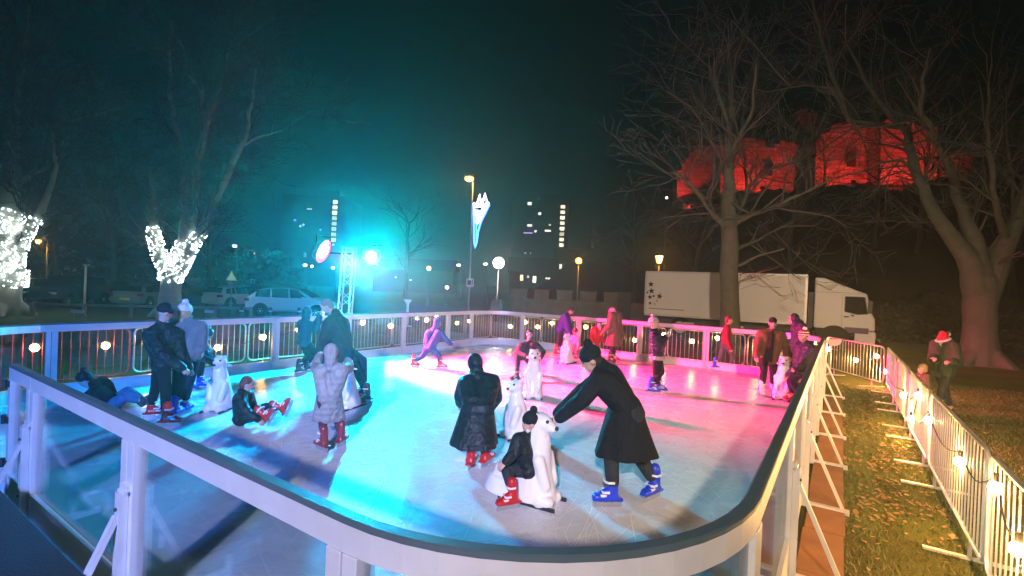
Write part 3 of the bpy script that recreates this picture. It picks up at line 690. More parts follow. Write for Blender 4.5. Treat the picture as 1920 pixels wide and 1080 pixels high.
for i, (a, b) in enumerate(zip(lu, lu[1:])):
    rink_barrier(straight(Q(b, LW), Q(a, LW), W), f'left side glass rink panel {lnames[i]}', (), wpost=.075)
rink_barrier(arc(RC, LW - RC, 90), 'curved corner panel at the left end of the rink', ())
bw = [RC, 2.8, 4.72, 6.78, LW - RC]
bnames = ['behind the man in brown jacket', 'behind the tree trunk and maroon jacket', 'behind the woman in the olive coat', 'right of the far corner']
for i, (a, b) in enumerate(zip(bw, bw[1:])):
    rink_barrier(straight(Q(LU, a), Q(LU, b), U), f'far side glass rink panel {bnames[i]}', (), wpost=.075)
rink_barrier(arc(LU - RC, LW - RC, 0), 'curved panel at the far corner of the rink', ())
rink_barrier(arc(LU - RC, RC, 270), 'curved panel at the right far corner by the end of the plywood boards', ())
# gate hinges on the end post
h = [o for o in COL.objects if o.get('label', '').startswith('narrow end panel')][0]
for z in (.45, .85, 1.18):
    mb = MB(); mb.tube([Q(0, 6.04, z - .04) - h.location - U * .05, Q(0, 6.04, z + .04) - h.location - U * .05], .022, 8); mb.box(Q(0, 6.0, z) - h.location - U * .042, (.05, .006, .03), (W, U, Z)); mb.build('hinge', M_BLACK, h)

# plywood boards along the right side
M_PLY = mat('orange_plywood', (.2, .082, .034), .7, 0, .5, 2.6, .2, 24)
e = [.6, 2.2, 3.45, 4.35, 5.35, 6.5, 7.7, 8.9, 10.1, 11.3, 12.5]
for i, (a, b) in enumerate(zip(e, e[1:])):
    mb = MB(); zz = .03 + .006 * (i % 2)
    k = random.uniform(-.012, .012)
    mb.box(Q((a + b) / 2, -.245 + k, zz), ((b - a) / 2 - .008, .165, .009), (U, W, Z)); t = mb.build('plywood_board', M_PLY)
    t.rotation_euler.z = 0
    tag(t, f'orange plywood board along the right barrier, {ORD[i]} from the camera', 'board', 'plywood boards on the grass')
# cable duct in the shade under the barrier
mb = MB()
for i in range(5): mb.tube([Q(.9, -.055 - .012 * i, .03), Q(4.0, -.055 - .012 * i, .03)], .006, 6)
tag(mb.build('cooling_hoses', M_BLACK), 'thin black cooling hoses lying beside the plywood boards', 'hoses')

# bench with black top outside the front barrier
t = empty('bench', Q(-.4, 4.5)); bl = t.location
a0, a1 = 2.9, 5.62
mb = MB(); mb.box(Q(-.41, (a0 + a1) / 2, .485) - bl, ((a1 - a0) / 2, .175, .018), (W, U, Z)); mb.build('seat', mat('black_mat', (.012, .014, .02), .55, 0, .3, 8, .4, 90), t, bevel=.006)
mb = MB(); mb.box(Q(-.588, (a0 + a1) / 2, .475) - bl, ((a1 - a0) / 2, .006, .02), (W, U, Z)); mb.build('edge_trim', M_ALU, t)
for w_ in (a0 + .3, (a0 + a1) / 2, a1 - .25):
    mb = MB()
    for u_ in (-.28, -.54): mb.box(Q(u_, w_, .235) - bl, (.02, .02, .232), (W, U, Z))
    mb.bar(Q(-.28, w_, .2) - bl, Q(-.54, w_, .2) - bl, .03, .03); mb.build('leg', M_STEEL, t)
tag(t, 'long low bench with black top outside the glass in the bottom left corner', 'bench')

# ------------------------------------------------------------------ crowd control barriers
M_REDBAR = mat('red_painted_steel', (.5, .03, .03), .4, .1, .15, 8)
def crowd(a, b, label, m=None, group='steel crowd control barriers round the rink', zg=0.):
    a, b = V(a), V(b); m = m or M_STEEL; t = empty('crowd_barrier', a); d = (b - a); L = d.length - .07; d.normalize(); s = d.cross(Z)
    P0 = lambda x, z: d * x + Z * z
    r = .12; z0, z1 = .2, 1.1; pts = []
    for (cx, cz, a0) in ((L - r, z1 - r, 0), (r, z1 - r, 90), (r, z0 + r, 180), (L - r, z0 + r, 270)):
        for i in range(5):
            q = R(a0 + 22.5 * i); pts.append(P0(cx + r * math.cos(q), cz + r * math.sin(q)))
    pts.append(pts[0]); mb = MB(); mb.tube(pts, .019, 8, cap=False); mb.build('frame', m, t, True)
    mb = MB(); n = int(L / .125)
    for i in range(1, n):
        x = L * i / n; mb.tube([P0(x, z0), P0(x, z1)], .0075, 5, cap=False)
    mb.build('bars', m, t, True)
    for x in (L * .17, L * .83):
        mb = MB(); mb.tube([P0(x, z0), P0(x, .05)], .016, 6); mb.bar(P0(x, .03) - s * .32, P0(x, .03) + s * .32, .045, .022); mb.build('foot', m, t)
    for x in (-.012,):
        mb = MB(); mb.tube([P0(x, .8), P0(x - .04, .8), P0(x - .04, .74)], .009, 5); mb.build('hook', m, t)
    tag(t, label, 'crowd barrier', group); return t
WR, WL, UB = -1.33, LW + 1.25, LU + 1.15
cu_ = [14.2, 11.75, 9.35, 7.05, 4.6, 2.25, 0.3]
seg = [14.2, 11.8, 9.45, 7.1, 4.05, 1.7, -.6]
for i, (a, b) in enumerate(zip(seg, seg[1:])):
    crowd(Q(a, WR), Q(b, WR), f'steel crowd barrier along the leafy grass strip on the right, {ORD[len(seg) - 2 - i]} from the camera')
crowd(Q(16.4, .0), Q(14.2, -1.3), 'steel crowd barrier across the end of the leafy strip before the truck cab')
sl = [-1.7, .55, 2.82, 5.12, 7.42, 9.72, 12.02]
cn = ['', '', 'behind the man in black', 'behind the woman taking a photo', 'beyond the pink rail right of the truss', 'beyond the striding skater']
for i, (a, b) in enumerate(zip(sl, sl[1:])):
    if i == 0: lab, m = 'red painted crowd barrier at the far left edge of the photo', M_REDBAR
    elif i == 1: lab, m = 'red painted crowd barrier with a bulb on it beyond the lying person', M_REDBAR
    else: lab, m = 'steel crowd barrier outside the left rink side, ' + cn[i], None
    crowd(Q(a, WL), Q(b, WL), lab, m)
sb = [LW + .9, 8.8, 6.5, 4.2, 1.9, -.2]
dn = ['beyond the curved far corner', 'beyond the child leaning on the bear', 'beyond the purple jacket and olive coat', 'beyond the pale bobble hat', 'beyond the maroon and brown jackets']
crowd(Q(12.05, WL), Q(UB, sb[0]), 'steel crowd barrier set diagonally past the far left corner of the rink')
for i, (a, b) in enumerate(zip(sb, sb[1:])): crowd(Q(UB, a), Q(UB, b), 'steel crowd barrier outside the far rink side, ' + dn[i])

# ------------------------------------------------------------------ festoon lights on the crowd barriers
M_BULB = mat('warm_bulb', (1, .8, .5), .3, var=0, emit=(1, .5, .15), estr=95)
def festoon(pts, label, r=.04, m=None):
    t = empty('festoon_lights', pts[0]); o = t.location.copy(); mb = MB(); path = []
    for a, b in zip(pts, pts[1:]):
        for i in range(8):
            q = i / 8; path.append(a.lerp(b, q) + Z * (.1 - .16 * math.sin(math.pi * q)) - o)
    path.append(pts[-1] + Z * .1 - o); mb.tube(path, .006, 5); mb.build('cable', M_RUBBER, t)
    for p in pts:
        mb = MB(); mb.tube([p - o + Z * .11, p - o + Z * .045], .017, 8); h_ = mb.build('socket', M_BLACK, t)
        mb = MB(); mb.ball(p - o, r, 10, 8); mb.build('bulb', m or M_BULB, h_, True)
    tag(t, label, 'string lights')
nr = W
fr = [on_plane(x, y, Q(0, WR + .03), W) for x, y in ((1660, 697), (1694, 741), (1722, 742), (1708, 785), (1741, 788), (1800, 866), (1868, 915), (1908, 1030))]
tn = (Q(14.2, -1.3) - Q(16.4, 0)).normalized().cross(Z)
ft = [on_plane(x, y, Q(16.4, 0) - tn * .03, tn) for x, y in ((1556, 655), (1605, 676), (1644, 668))]
festoon(ft + fr, 'string of glowing warm bulbs hung along the barriers on the right', .045, m=mat('near_warm_bulb', (1, .8, .5), .3, var=0, emit=(1, .5, .15), estr=1000))
fl = [on_plane(x, y, Q(0, WL - .03), W) for x, y in ((65, 652), (198, 648), (285, 640), (408, 652), (493, 632), (560, 618), (680, 605), (732, 611), (800, 600), (857, 606), (880, 602))]
festoon(fl, 'string of glowing warm bulbs beyond the left side of the rink', .065)
fb = [on_plane(x, y, Q(UB - .03, 0), U) for x, y in ((957, 612), (985, 604), (1008, 613), (1035, 606), (1098, 613), (1128, 622), (1190, 638), (1245, 628), (1298, 640), (1345, 634), (1418, 652), (1470, 650))]
festoon(fb, 'string of glowing warm bulbs beyond the far side of the rink', .062)
# ------------------------------------------------------------------ ground
def mat_grass():
    mt = bpy.data.materials.new('grass'); mt.use_nodes = True; nt = mt.node_tree; b = nt.nodes['Principled BSDF']; b.inputs['Roughness'].default_value = .95; b.inputs['Specular IOR Level'].default_value = .1
    tc = nt.nodes.new('ShaderNodeTexCoord'); n1 = nt.nodes.new('ShaderNodeTexNoise'); n1.inputs['Scale'].default_value = .8; n1.inputs['Detail'].default_value = 8
    n2 = nt.nodes.new('ShaderNodeTexNoise'); n2.inputs['Scale'].default_value = 55; n2.inputs['Detail'].default_value = 4
    nt.links.new(tc.outputs['Object'], n1.inputs['Vector']); nt.links.new(tc.outputs['Object'], n2.inputs['Vector'])
    r = nt.nodes.new('ShaderNodeValToRGB'); el = r.color_ramp.elements; el[0].position = .32; el[0].color = (.10, .08, .028, 1); el[1].position = .68; el[1].color = (.13, .15, .035, 1)
    nt.links.new(n1.outputs['Fac'], r.inputs[0])
    mx = nt.nodes.new('ShaderNodeMix'); mx.data_type = 'RGBA'; mx.blend_type = 'MULTIPLY'; mx.inputs['Factor'].default_value = .8
    r2 = nt.nodes.new('ShaderNodeValToRGB'); r2.color_ramp.elements[0].color = (.4, .4, .4, 1); r2.color_ramp.elements[1].color = (1.4, 1.4, 1.3, 1)
    nt.links.new(n2.outputs['Fac'], r2.inputs[0]); nt.links.new(r.outputs[0], mx.inputs['A']); nt.links.new(r2.outputs[0], mx.inputs['B']); nt.links.new(mx.outputs['Result'], b.inputs['Base Color'])
    bp = nt.nodes.new('ShaderNodeBump'); bp.inputs['Strength'].default_value = .7; bp.inputs['Distance'].default_value = .04; nt.links.new(n2.outputs['Fac'], bp.inputs['Height']); nt.links.new(bp.outputs[0], b.inputs['Normal'])
    return mt
M_GRASS = mat_grass()
mb = MB(); n = 60
vs = [(-500 + 1000 * i / n, -300 + 1000 * j / n, 0) for j in range(n + 1) for i in range(n + 1)]
mb.add(vs, [(j * (n + 1) + i, j * (n + 1) + i + 1, (j + 1) * (n + 1) + i + 1, (j + 1) * (n + 1) + i) for j in range(n) for i in range(n)])
tag(mb.build('ground', M_GRASS), kind='structure')
M_ASPH = mat('asphalt', (.045, .045, .047), .8, 0, .3, 3, .3, 60)
def sheet(name, pts, z, m):
    mb = MB(); mb.add([(x, y, z) for x, y in pts], [tuple(range(len(pts)))]); return tag(mb.build(name, m), kind='structure')
sheet('car_park', [(-60, 24.5), (-3.5, 26), (-3.5, 48), (-60, 48)], .004, M_ASPH)
sheet('road', [(-3.4, 22.5), (12, 27.5), (24, 19.5), (27, 24), (13, 31.5), (-3.4, 44)], .008, M_ASPH)

# ------------------------------------------------------------------ castle mound
HC, HT, HB, HZ = V((44, 72, 0)), 23., 44., 14.1
M_HILL = mat('hill_scrub', (.028, .026, .018), .95, 0, .5, .6, .6, 3)
def hill_z(x, y):
    d = math.hypot(x - HC.x, y - HC.y)
    t = min(1, max(0, (HB - d) / (HB - HT))); t = t * t * (3 - 2 * t) * .35 + t * .65
    return HZ * t + (.7 * math.sin(x * .55) * math.sin(y * .47 + 1) + .35 * math.sin(x * 1.7 + y * 1.3)) * min(1, t * 4) - .05
mb = MB(); n = 90
vs = [];
for j in range(n + 1):
    for i in range(n + 1):
        x, y = HC.x - 56 + 112 * i / n, HC.y - 56 + 112 * j / n; vs.append((x, y, hill_z(x, y)))
mb.add(vs, [(j * (n + 1) + i, j * (n + 1) + i + 1, (j + 1) * (n + 1) + i + 1, (j + 1) * (n + 1) + i) for j in range(n) for i in range(n)])
tag(mb.build('hill', M_HILL, smooth=True), kind='structure')

# ------------------------------------------------------------------ bare trees
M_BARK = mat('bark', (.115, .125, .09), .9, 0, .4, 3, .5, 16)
M_BARKLIT = mat('fairy_lit_bark', (.42, .42, .33), .9, 0, .3, 3, .5, 16)  # bark colour lightened to carry the fairy-light glow on the left trees
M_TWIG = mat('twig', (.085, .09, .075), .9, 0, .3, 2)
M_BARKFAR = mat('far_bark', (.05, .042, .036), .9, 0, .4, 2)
def grow(mb, p, d, L, r, lev, rng, up=.12, spread=.55, n=5, kids=(3, 4)):
    pts = [p]; rad = [r]; k = 4 if lev > 1 else 3
    for i in range(k):
        d = (d + V((rng.gauss(0, .16), rng.gauss(0, .16), rng.gauss(0, .12) + up * .5))).normalized()
        pts.append(pts[-1] + d * (L / k)); rad.append(max(.006, r * (1 - .62 * (i + 1) / k)))
    mb.tube(pts, rad, n if lev > 1 else 3, cap=False)
    if lev <= 0: return
    for c in range(rng.randint(*kids)):
        t = rng.uniform(.35, 1.); i = min(k - 1, int(t * k)); q = pts[i].lerp(pts[i + 1], t * k - i)
        nd = (d + V((rng.gauss(0, spread), rng.gauss(0, spread), rng.gauss(0, spread * .7)))).normalized()
        grow(mb, q, nd, L * rng.uniform(.52, .78), max(.007, rad[i] * rng.uniform(.4, .62)), lev - 1, rng, up, spread, n, kids)
def big_tree(name, y, trunk, limbs, label, seed, lev=3, kids=(3, 5), twig_r=1., group=None, bark=None, sl=1., den=1.):
    """trunk and limbs are photo-pixel paths at distance y: [(px, py, radius_px, dy)]"""
    rng = random.Random(seed); s = y / F_PX
    bark = bark or M_BARK; trunk = [(q[0], q[1], q[2] * sl, *q[3:]) for q in trunk]; limbs = [[(q[0], q[1], q[2] * sl, *q[3:]) for q in L] for L in limbs]
    b = D(trunk[0][0], trunk[0][1], y); b.z = 0.; t = empty(name, b); o = b.copy()
    pts = [V((0, 0, -.1))] + [D(q[0], q[1], y + (q[3] if len(q) > 3 else 0)) - o for q in trunk[1:]]; rr = [trunk[0][2] * s * 1.25] + [q[2] * s for q in trunk[1:]]
    mb = MB(); fine = []; fr = []
    def dens(pts, rr, k=3):
        P, Rr = [], []
        for a, b_, ra, rb in zip(pts, pts[1:], rr, rr[1:]):
            for i in range(k):
                q = i / k; P.append(a.lerp(b_, q) + V((rng.gauss(0, .03), rng.gauss(0, .03), 0)) * (1 if i else 0)); Rr.append(ra + (rb - ra) * q)
        return P + [pts[-1]], Rr + [rr[-1]]
    P, Rr = dens(pts, rr); tb = MB()
    for i in range(len(P) - 1): tb.capsule(P[i], Rr[i], P[i + 1], Rr[i + 1], 14)
    for i in range(6):
        a = i * 1.05 + rng.random(); tb.capsule(V((math.cos(a), math.sin(a), .5)) * Rr[0] * .5 + Z * .35, Rr[0] * .4, V((math.cos(a), math.sin(a), 0)) * Rr[0] * 1.45, Rr[0] * .2)
    cb = MB()
    for L in limbs:
        p = [D(q[0], q[1], y + (q[3] if len(q) > 3 else 0)) - o for q in L]; r_ = [max(.012, q[2] * s) for q in L]
        P, Rr = dens(p, r_)
        for i in range(len(P) - 1):
            if Rr[i] > .075: tb.capsule(P[i], Rr[i], P[i + 1], Rr[i + 1], 12)
        j = next((i for i in range(len(P)) if Rr[i] < .1), len(P)); j = max(0, min(j, len(P) - 2)); mb.tube(P[j:], Rr[j:], 8, cap=False)
        for i in range(2, len(P)):
            for _ in range(2 if Rr[i] < .3 else 1):
                if rng.random() > den: continue
                dd = (P[i] - P[i - 1]).normalized(); nd = (dd * .7 + V((rng.gauss(0, .6), rng.gauss(0, .6), rng.gauss(.15, .5)))).normalized()
                ln = rng.uniform(1.2, 2.6) * (y / 18) ** .5
                grow(cb, P[i], nd, ln, min(Rr[i] * .5, .055) * twig_r, lev, rng, .06, .6, 4, kids)
    obj_from_mesh('trunk', blob(tb, .045, 3), bark, t); lb = mb.build('limb_ends', bark, t, True); lb['kind'] = 'stuff'; c = cb.build('branches', M_TWIG, t)
    tag(t, label, 'tree', group); return t
big_tree('bare_tree', 24, [(318, 592, 19), (320, 545, 17), (321, 515, 18)],
    [[(320, 520, 14), (300, 480, 11), (288, 440, 9), (288, 380, 6), (283, 325, 3)], [(322, 515, 15), (345, 455, 11), (350, 400, 9), (346, 330, 8), (335, 255, 6, .4), (322, 200, 5, .6), (318, 130, 4, 1), (322, 40, 2, 1)],
     [(325, 515, 15), (352, 450, 10), (365, 345, 8), (378, 270, 7, -.4), (385, 225, 6, -.6), (378, 170, 4, -.8), (340, 122, 2, -1)], [(380, 250, 5, -.5), (402, 195, 5, -.7), (420, 150, 4, -.8), (428, 90, 2, -.8)],
     [(330, 510, 14), (374, 440, 9), (405, 370, 8), (435, 305, 7, .5), (458, 260, 5, .8), (474, 190, 3, 1), (480, 130, 2, 1)], [(450, 275, 3, .7), (490, 255, 2, .9), (530, 245, 1, 1)]],
    'bare tree with white fairy lights round its forked trunk, behind the white bobble hat', 3, bark=M_BARKLIT, den=.7)
big_tree('bare_tree', 22, [(4, 600, 25), (6, 540, 27), (8, 505, 29)],
    [[(8, 510, 26), (12, 450, 20), (18, 395, 17), (24, 330, 13), (25, 250, 9, .4), (28, 190, 6, .6), (40, 150, 4, .7), (50, 60, 3, .8), (55, 10, 2, 1)], [(14, 500, 18), (35, 455, 13), (55, 425, 9), (73, 406, 7), (92, 360, 5, -.4), (105, 310, 4, -.6), (100, 250, 2, -.8)],
     [(34, 345, 6), (60, 326, 5, .3), (95, 310, 4, .5), (118, 285, 3, .6), (118, 240, 1, .8)], [(24, 240, 4, .2), (80, 238, 3, .4), (150, 222, 2, .5), (225, 202, 1, .7)], [(2, 500, 18), (-20, 430, 14), (-40, 330, 9), (-45, 220, 5)]],
    'bare tree wrapped in white fairy lights at the left edge of the photo', 5, bark=M_BARKLIT, den=.7)
big_tree('bare_tree', 18.5, [(1368, 665, 18), (1368, 560, 18), (1368, 480, 17.5), (1367, 430, 16), (1367, 360, 13)],
    [[(1367, 365, 12), (1366, 320, 10), (1370, 260, 8), (1372, 190, 6), (1366, 110, 4), (1372, 40, 2)], [(1360, 425, 6), (1335, 400, 4.5, -.4), (1315, 370, 4, -.7), (1290, 340, 3, -1), (1262, 322, 2, -1.2)],
     [(1372, 415, 6), (1392, 385, 4.5, .5), (1400, 355, 4, .7), (1432, 320, 3, .9), (1490, 305, 2, 1.2)], [(1374, 420, 6), (1408, 402, 5, -.6), (1450, 388, 4, -.9), (1500, 365, 3, -1.2), (1560, 335, 2, -1.4)],
     [(1365, 350, 5), (1352, 300, 4, .6), (1322, 240, 3, 1), (1296, 200, 2, 1.2), (1250, 170, 1.5, 1.4)], [(1376, 470, 5), (1420, 450, 3, .5), (1465, 425, 2.5, .8), (1530, 422, 1.5, 1)], [(1378, 500, 4), (1420, 480, 2.5, -.5), (1470, 466, 1.5, -.8)],
     [(1368, 300, 6), (1385, 260, 4, -.6), (1412, 200, 3, -1), (1418, 120, 2, -1.2)], [(1370, 240, 5), (1348, 180, 3.5, -.5), (1340, 110, 2, -.8)]],
    'tall bare tree standing in front of the white truck box', 8, kids=(2, 3), sl=.92, den=.62)
big_tree('bare_tree', 18.5, [(1834, 690, 31), (1836, 620, 29), (1838, 560, 30), (1842, 530, 28)],
    [[(1836, 560, 27), (1812, 480, 20), (1775, 432, 15), (1745, 385, 12), (1722, 335, 10), (1708, 285, 9, .5), (1698, 240, 8, .7), (1668, 215, 6, .9), (1635, 170, 5, 1), (1598, 100, 3, 1.2), (1585, 60, 2, 1.4)],
     [(1842, 560, 25), (1828, 450, 16), (1808, 395, 12), (1790, 345, 10), (1775, 300, 8, -.6), (1745, 245, 7, -.9), (1725, 210, 5, -1.2), (1728, 150, 4, -1.5), (1745, 90, 2, -1.8)],
     [(1844, 560, 26), (1878, 470, 20), (1900, 425, 16), (1920, 370, 13), (1942, 300, 10, .5), (1960, 200, 7, .8), (1970, 80, 4, 1)],
     [(1592, 228, 4, .6), (1570, 165, 5, .5), (1545, 90, 5, .4), (1530, 30, 4, .3), (1522, -20, 3, .2)], [(1698, 240, 6, .7), (1645, 232, 5, .6), (1592, 226, 5, .6), (1560, 170, 3, .6)],
     [(1560, 165, 3, .5), (1510, 160, 2.5, .9), (1440, 172, 2, 1.2), (1370, 160, 1.5, 1.6), (1270, 128, 1, 2)], [(1545, 100, 3, .4), (1480, 160, 2, -.4), (1420, 90, 1.8, -.8), (1375, 40, 1.2, -1)],
     [(1720, 330, 5, .2), (1690, 300, 3, -.4), (1650, 305, 2, -.8)], [(1885, 455, 8), (1868, 380, 6, -1), (1858, 300, 5, -1.4), (1850, 220, 3, -1.8), (1860, 120, 2, -2)], [(1905, 410, 7), (1898, 330, 5, 1), (1888, 250, 3, 1.5), (1885, 160, 2, 2)]],
    'large forked bare tree behind the man in the santa hat', 12, kids=(2, 3), sl=.86, den=.6)

# smaller bare trees on the mound and behind the car park
def far_tree(p, h, seed, label, group, lev=4):
    rng = random.Random(seed); t = empty('bare_tree', p); mb = MB(); r = h * .018
    pts = [V((0, 0, -.3))]; d = V((rng.gauss(0, .05), rng.gauss(0, .05), 1))
    for i in range(5): pts.append(pts[-1] + V((rng.gauss(0, .18), rng.gauss(0, .18), h * .13)))
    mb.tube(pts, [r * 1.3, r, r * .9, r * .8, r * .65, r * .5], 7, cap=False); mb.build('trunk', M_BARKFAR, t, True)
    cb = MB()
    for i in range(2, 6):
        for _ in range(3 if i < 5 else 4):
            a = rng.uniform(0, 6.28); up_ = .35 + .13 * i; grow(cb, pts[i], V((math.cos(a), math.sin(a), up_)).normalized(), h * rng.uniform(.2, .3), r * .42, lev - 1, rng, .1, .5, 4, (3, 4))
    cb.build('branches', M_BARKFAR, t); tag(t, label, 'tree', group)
spots = [(1290, 520, 36, 11, 'bare tree at the foot of the mound behind the rear of the truck'), (1485, 520, 38, 12, 'slender bare tree at the foot of the mound behind the truck box'), (1640, 500, 42, 9, 'small bare tree on the mound slope behind the truck cab'),
         (1190, 520, 46, 11, 'bare tree on the low end of the mound beyond the stone wall'), (1720, 480, 40, 10, 'bare tree on the mound slope between the truck cab and the forked tree'), (1540, 440, 52, 8, 'small tree high on the mound below the castle wall'),
         (1400, 430, 54, 8, 'small tree high on the mound behind the trunk in front of the truck'), (1900, 560, 34, 12, 'bare tree at the right edge behind the forked tree')]
for i, (px, py, y, h, lab) in enumerate(spots):
    q = D(px, py, y); q.z = max(0, hill_z(q.x, q.y)); far_tree(q, h, 40 + i, lab, 'bare trees on the castle mound')
lsp = [(-60, 48, 15, 'dark bare tree behind the parked cars, leftmost of the row'), (95, 50, 14, 'dark bare tree behind the parked cars, between the two lit trees'), (210, 46, 16, 'dark bare tree behind the parked cars, just left of the forked lit tree'), (400, 52, 14, 'dark bare tree behind the warning sign'), (760, 62, 15, 'faint bare tree in the teal haze right of the truss'), (1120, 70, 12, 'faint bare tree beyond the stone wall')]
for i, (px, y, h, lab) in enumerate(lsp):
    q = D(px, 540, y); q.z = 0; far_tree(q, h, 70 + i, lab, 'dark trees behind the car park')

# evergreen hedge mass behind the cars
M_LEAF = mat('hedge_leaf', (.012, .017, .009), .8, 0, .5, 1)
rng = random.Random(5)
def shrub(c, sx, sy, sz, n, label, name='shrub', m=None, lf=.16):
    t = empty(name, V((c[0], c[1], 0))); mb = MB()
    for i in range(n):
        a, b_ = rng.uniform(0, 6.283), rng.uniform(0, 1); rr = rng.uniform(.55, 1) ** .5
        k = 1 + .25 * math.sin(3 * a + c[0]) * math.sin(5 * b_ * 3)
        p = V((math.cos(a) * sx * rr * k * math.sqrt(1 - (b_ * .9) ** 2), math.sin(a) * sy * rr * k * math.sqrt(1 - (b_ * .9) ** 2), .1 + sz * b_ * k))
        e1 = V((rng.gauss(0, 1), rng.gauss(0, 1), rng.gauss(0, 1))).normalized(); e2 = e1.orthogonal().normalized(); l = lf * rng.uniform(.6, 1.5)
        mb.add([p - e1 * l, p + e2 * l * .5, p + e1 * l, p - e2 * l * .5], [(0, 1, 2, 3)])
    mb.build('foliage', m or M_LEAF, t)
    mb = MB()
    for i in range(6): mb.tube([V((rng.gauss(0, .2), rng.gauss(0, .1), 0)), V((rng.gauss(0, sx * .4), rng.gauss(0, sy * .4), sz * .7))], [.05, .015], 4)
    mb.build('stem', M_BARKFAR, t); tag(t, label, 'shrub', 'dark shrubs round the park'); return t
for px, y, sx, sz, lab in ((-20, 52, 5, 5, 'dark evergreen shrub mass behind the cars at the left edge'), (150, 54, 5.5, 6, 'dark evergreen shrub mass behind the cars between the lit trees'), (270, 52, 4, 5, 'dark evergreen shrub mass behind the forked lit tree'), (470, 60, 6, 4.5, 'dark shrub mass behind the white estate car')):
    q = D(px, 540, y); shrub((q.x, q.y), sx, 2.2, sz, 2600, lab, lf=.3)
M_LEAF2 = mat('verge_leaf', (.03, .03, .016), .8, 0, .5, 1)
for px, y, sx, sz, lab in ((1690, 27, 3.2, 1.8, 'low scrub right of the truck cab'), (1905, 24, 3, 1.9, 'low scrub right of the forked tree trunk'), (1775, 31, 3.2, 2.4, 'taller scrub behind the man in the santa hat')):
    q = D(px, 560, y); shrub((q.x, q.y), sx, 1.6, sz, 2600, lab, m=M_LEAF2, lf=.13)

# ------------------------------------------------------------------ fairy lights
M_FAIRY = mat('fairy_led', (1, 1, 1), .3, var=0, emit=(.78, .93, 1), estr=16)
def fairy(y, paths, n, label, seed):
    rng = random.Random(seed); s = y / F_PX; o = D(paths[0][0][0], paths[0][0][1], y); t = empty('fairy_lights', o)
    mb = MB(); cb = MB()
    seg = []
    for L in paths:
        p = [D(q[0], q[1], y) - o for q in L]; r_ = [q[2] * s for q in L]
        for a, b, ra, rb in zip(p, p[1:], r_, r_[1:]): seg.append((a, b, ra, rb, (b - a).length * (ra + rb)))
    tot = sum(q[4] for q in seg)
    for a, b, ra, rb, wt in seg:
        d = (b - a).normalized(); e1 = d.orthogonal().normalized(); e2 = d.cross(e1); cnt = int(n * wt / tot)
        turns = max(2, int((b - a).length / .12)); prev = None; pts = []
        for i in range(turns * 8):
            q = i / (turns * 8); an = i * math.pi / 4; pts.append(a.lerp(b, q) + (e1 * math.cos(an) + e2 * math.sin(an)) * ((ra + (rb - ra) * q) * 1.04 + .012))
        cb.tube(pts, .007, 3, cap=False)
        for i in range(cnt):
            q = rng.random(); an = rng.uniform(0, 6.283); c = a.lerp(b, q) + (e1 * math.cos(an) + e2 * math.sin(an)) * ((ra + (rb - ra) * q) * 1.05 + .03); l = rng.uniform(.02, .036)
            mb.add([c + V((l, 0, 0)), c + V((-l, 0, 0)), c + V((0, l, 0)), c + V((0, -l, 0)), c + V((0, 0, l)), c + V((0, 0, -l))], [(0, 2, 4), (2, 1, 4), (1, 3, 4), (3, 0, 4), (2, 0, 5), (1, 2, 5), (3, 1, 5), (0, 3, 5)])
    cb.build('cable', M_RUBBER, t); l = mb.build('lamps', M_FAIRY, t); l['kind'] = 'stuff'; tag(t, label, 'fairy lights')
fairy(24, [[(319, 528, 17.5), (321, 515, 18.5)], [(320, 518, 14.5), (300, 480, 12), (288, 440, 10), (288, 424, 8)], [(322, 515, 15), (345, 455, 12)], [(330, 510, 15), (362, 456, 11), (378, 436, 9)], [(325, 515, 15), (338, 480, 12)]], 800, 'white fairy lights wrapped round the forked tree behind the white bobble hat', 1)
fairy(22, [[(6, 540, 31.5), (8, 505, 31)], [(8, 510, 27), (12, 450, 21), (18, 392, 18)], [(14, 500, 19), (35, 455, 14), (55, 425, 10), (74, 406, 8)], [(2, 500, 19), (-20, 430, 15)]], 1200, 'white fairy lights wrapped round the tree at the left edge', 2)

# ------------------------------------------------------------------ grass blades and fallen leaves
rng = random.Random(11); mb = MB()
M_BLADE_G = mat('grass_blade', (.12, .14, .035), .8, 0, .5, 2)
for i in range(26000):
    if rng.random() < .45: u_, w_ = rng.uniform(.2, 14) ** 1., rng.uniform(-1.5, -.42)
    else: u_ = rng.uniform(.5, 17); w_ = -1.3 - abs(rng.gauss(0, 2.4))
    c = Q(u_, w_, 0); a = rng.uniform(0, 6.283); h = rng.uniform(.02, .06); d = V((math.cos(a), math.sin(a), 0)) * .007; ln = V((rng.gauss(0, .025), rng.gauss(0, .025), h))
    mb.add([c - d, c + d, c + ln], [(0, 1, 2)])
tag(mb.build('grass', M_BLADE_G), kind='stuff')
M_FALLEN = mat('fallen_leaf', (.27, .16, .06), .7, 0, .6, 1.2)
mb = MB()
for i in range(4400):
    if rng.random() < .8: u_, w_ = rng.uniform(1, 14.5), rng.uniform(-1.35, -.4)
    else: u_ = rng.uniform(0, 16); w_ = -1.4 - abs(rng.gauss(0, 2))
    if u_ < 5 and rng.random() < .78: continue
    if rng.random() > .55 + .6 * math.sin(u_ * 2.1 + w_ * 5) * math.sin(u_ * .9 - w_ * 3 + 1): continue
    c = Q(u_, w_, rng.uniform(.012, .035)); a = rng.uniform(0, 6.283); l = rng.uniform(.016, .04)
    d = V((math.cos(a), math.sin(a), rng.gauss(0, .25))) * l; e_ = V((-math.sin(a), math.cos(a), rng.gauss(0, .35))) * l * .55
    mb.add([c - d, c - d * .2 + e_, c + d * .5 + e_ * .7, c + d * 1.1, c + d * .5 - e_ * .7, c - d * .2 - e_], [(0, 1, 2, 3), (0, 3, 4, 5)])
tag(mb.build('fallen_leaves', M_FALLEN), kind='stuff')

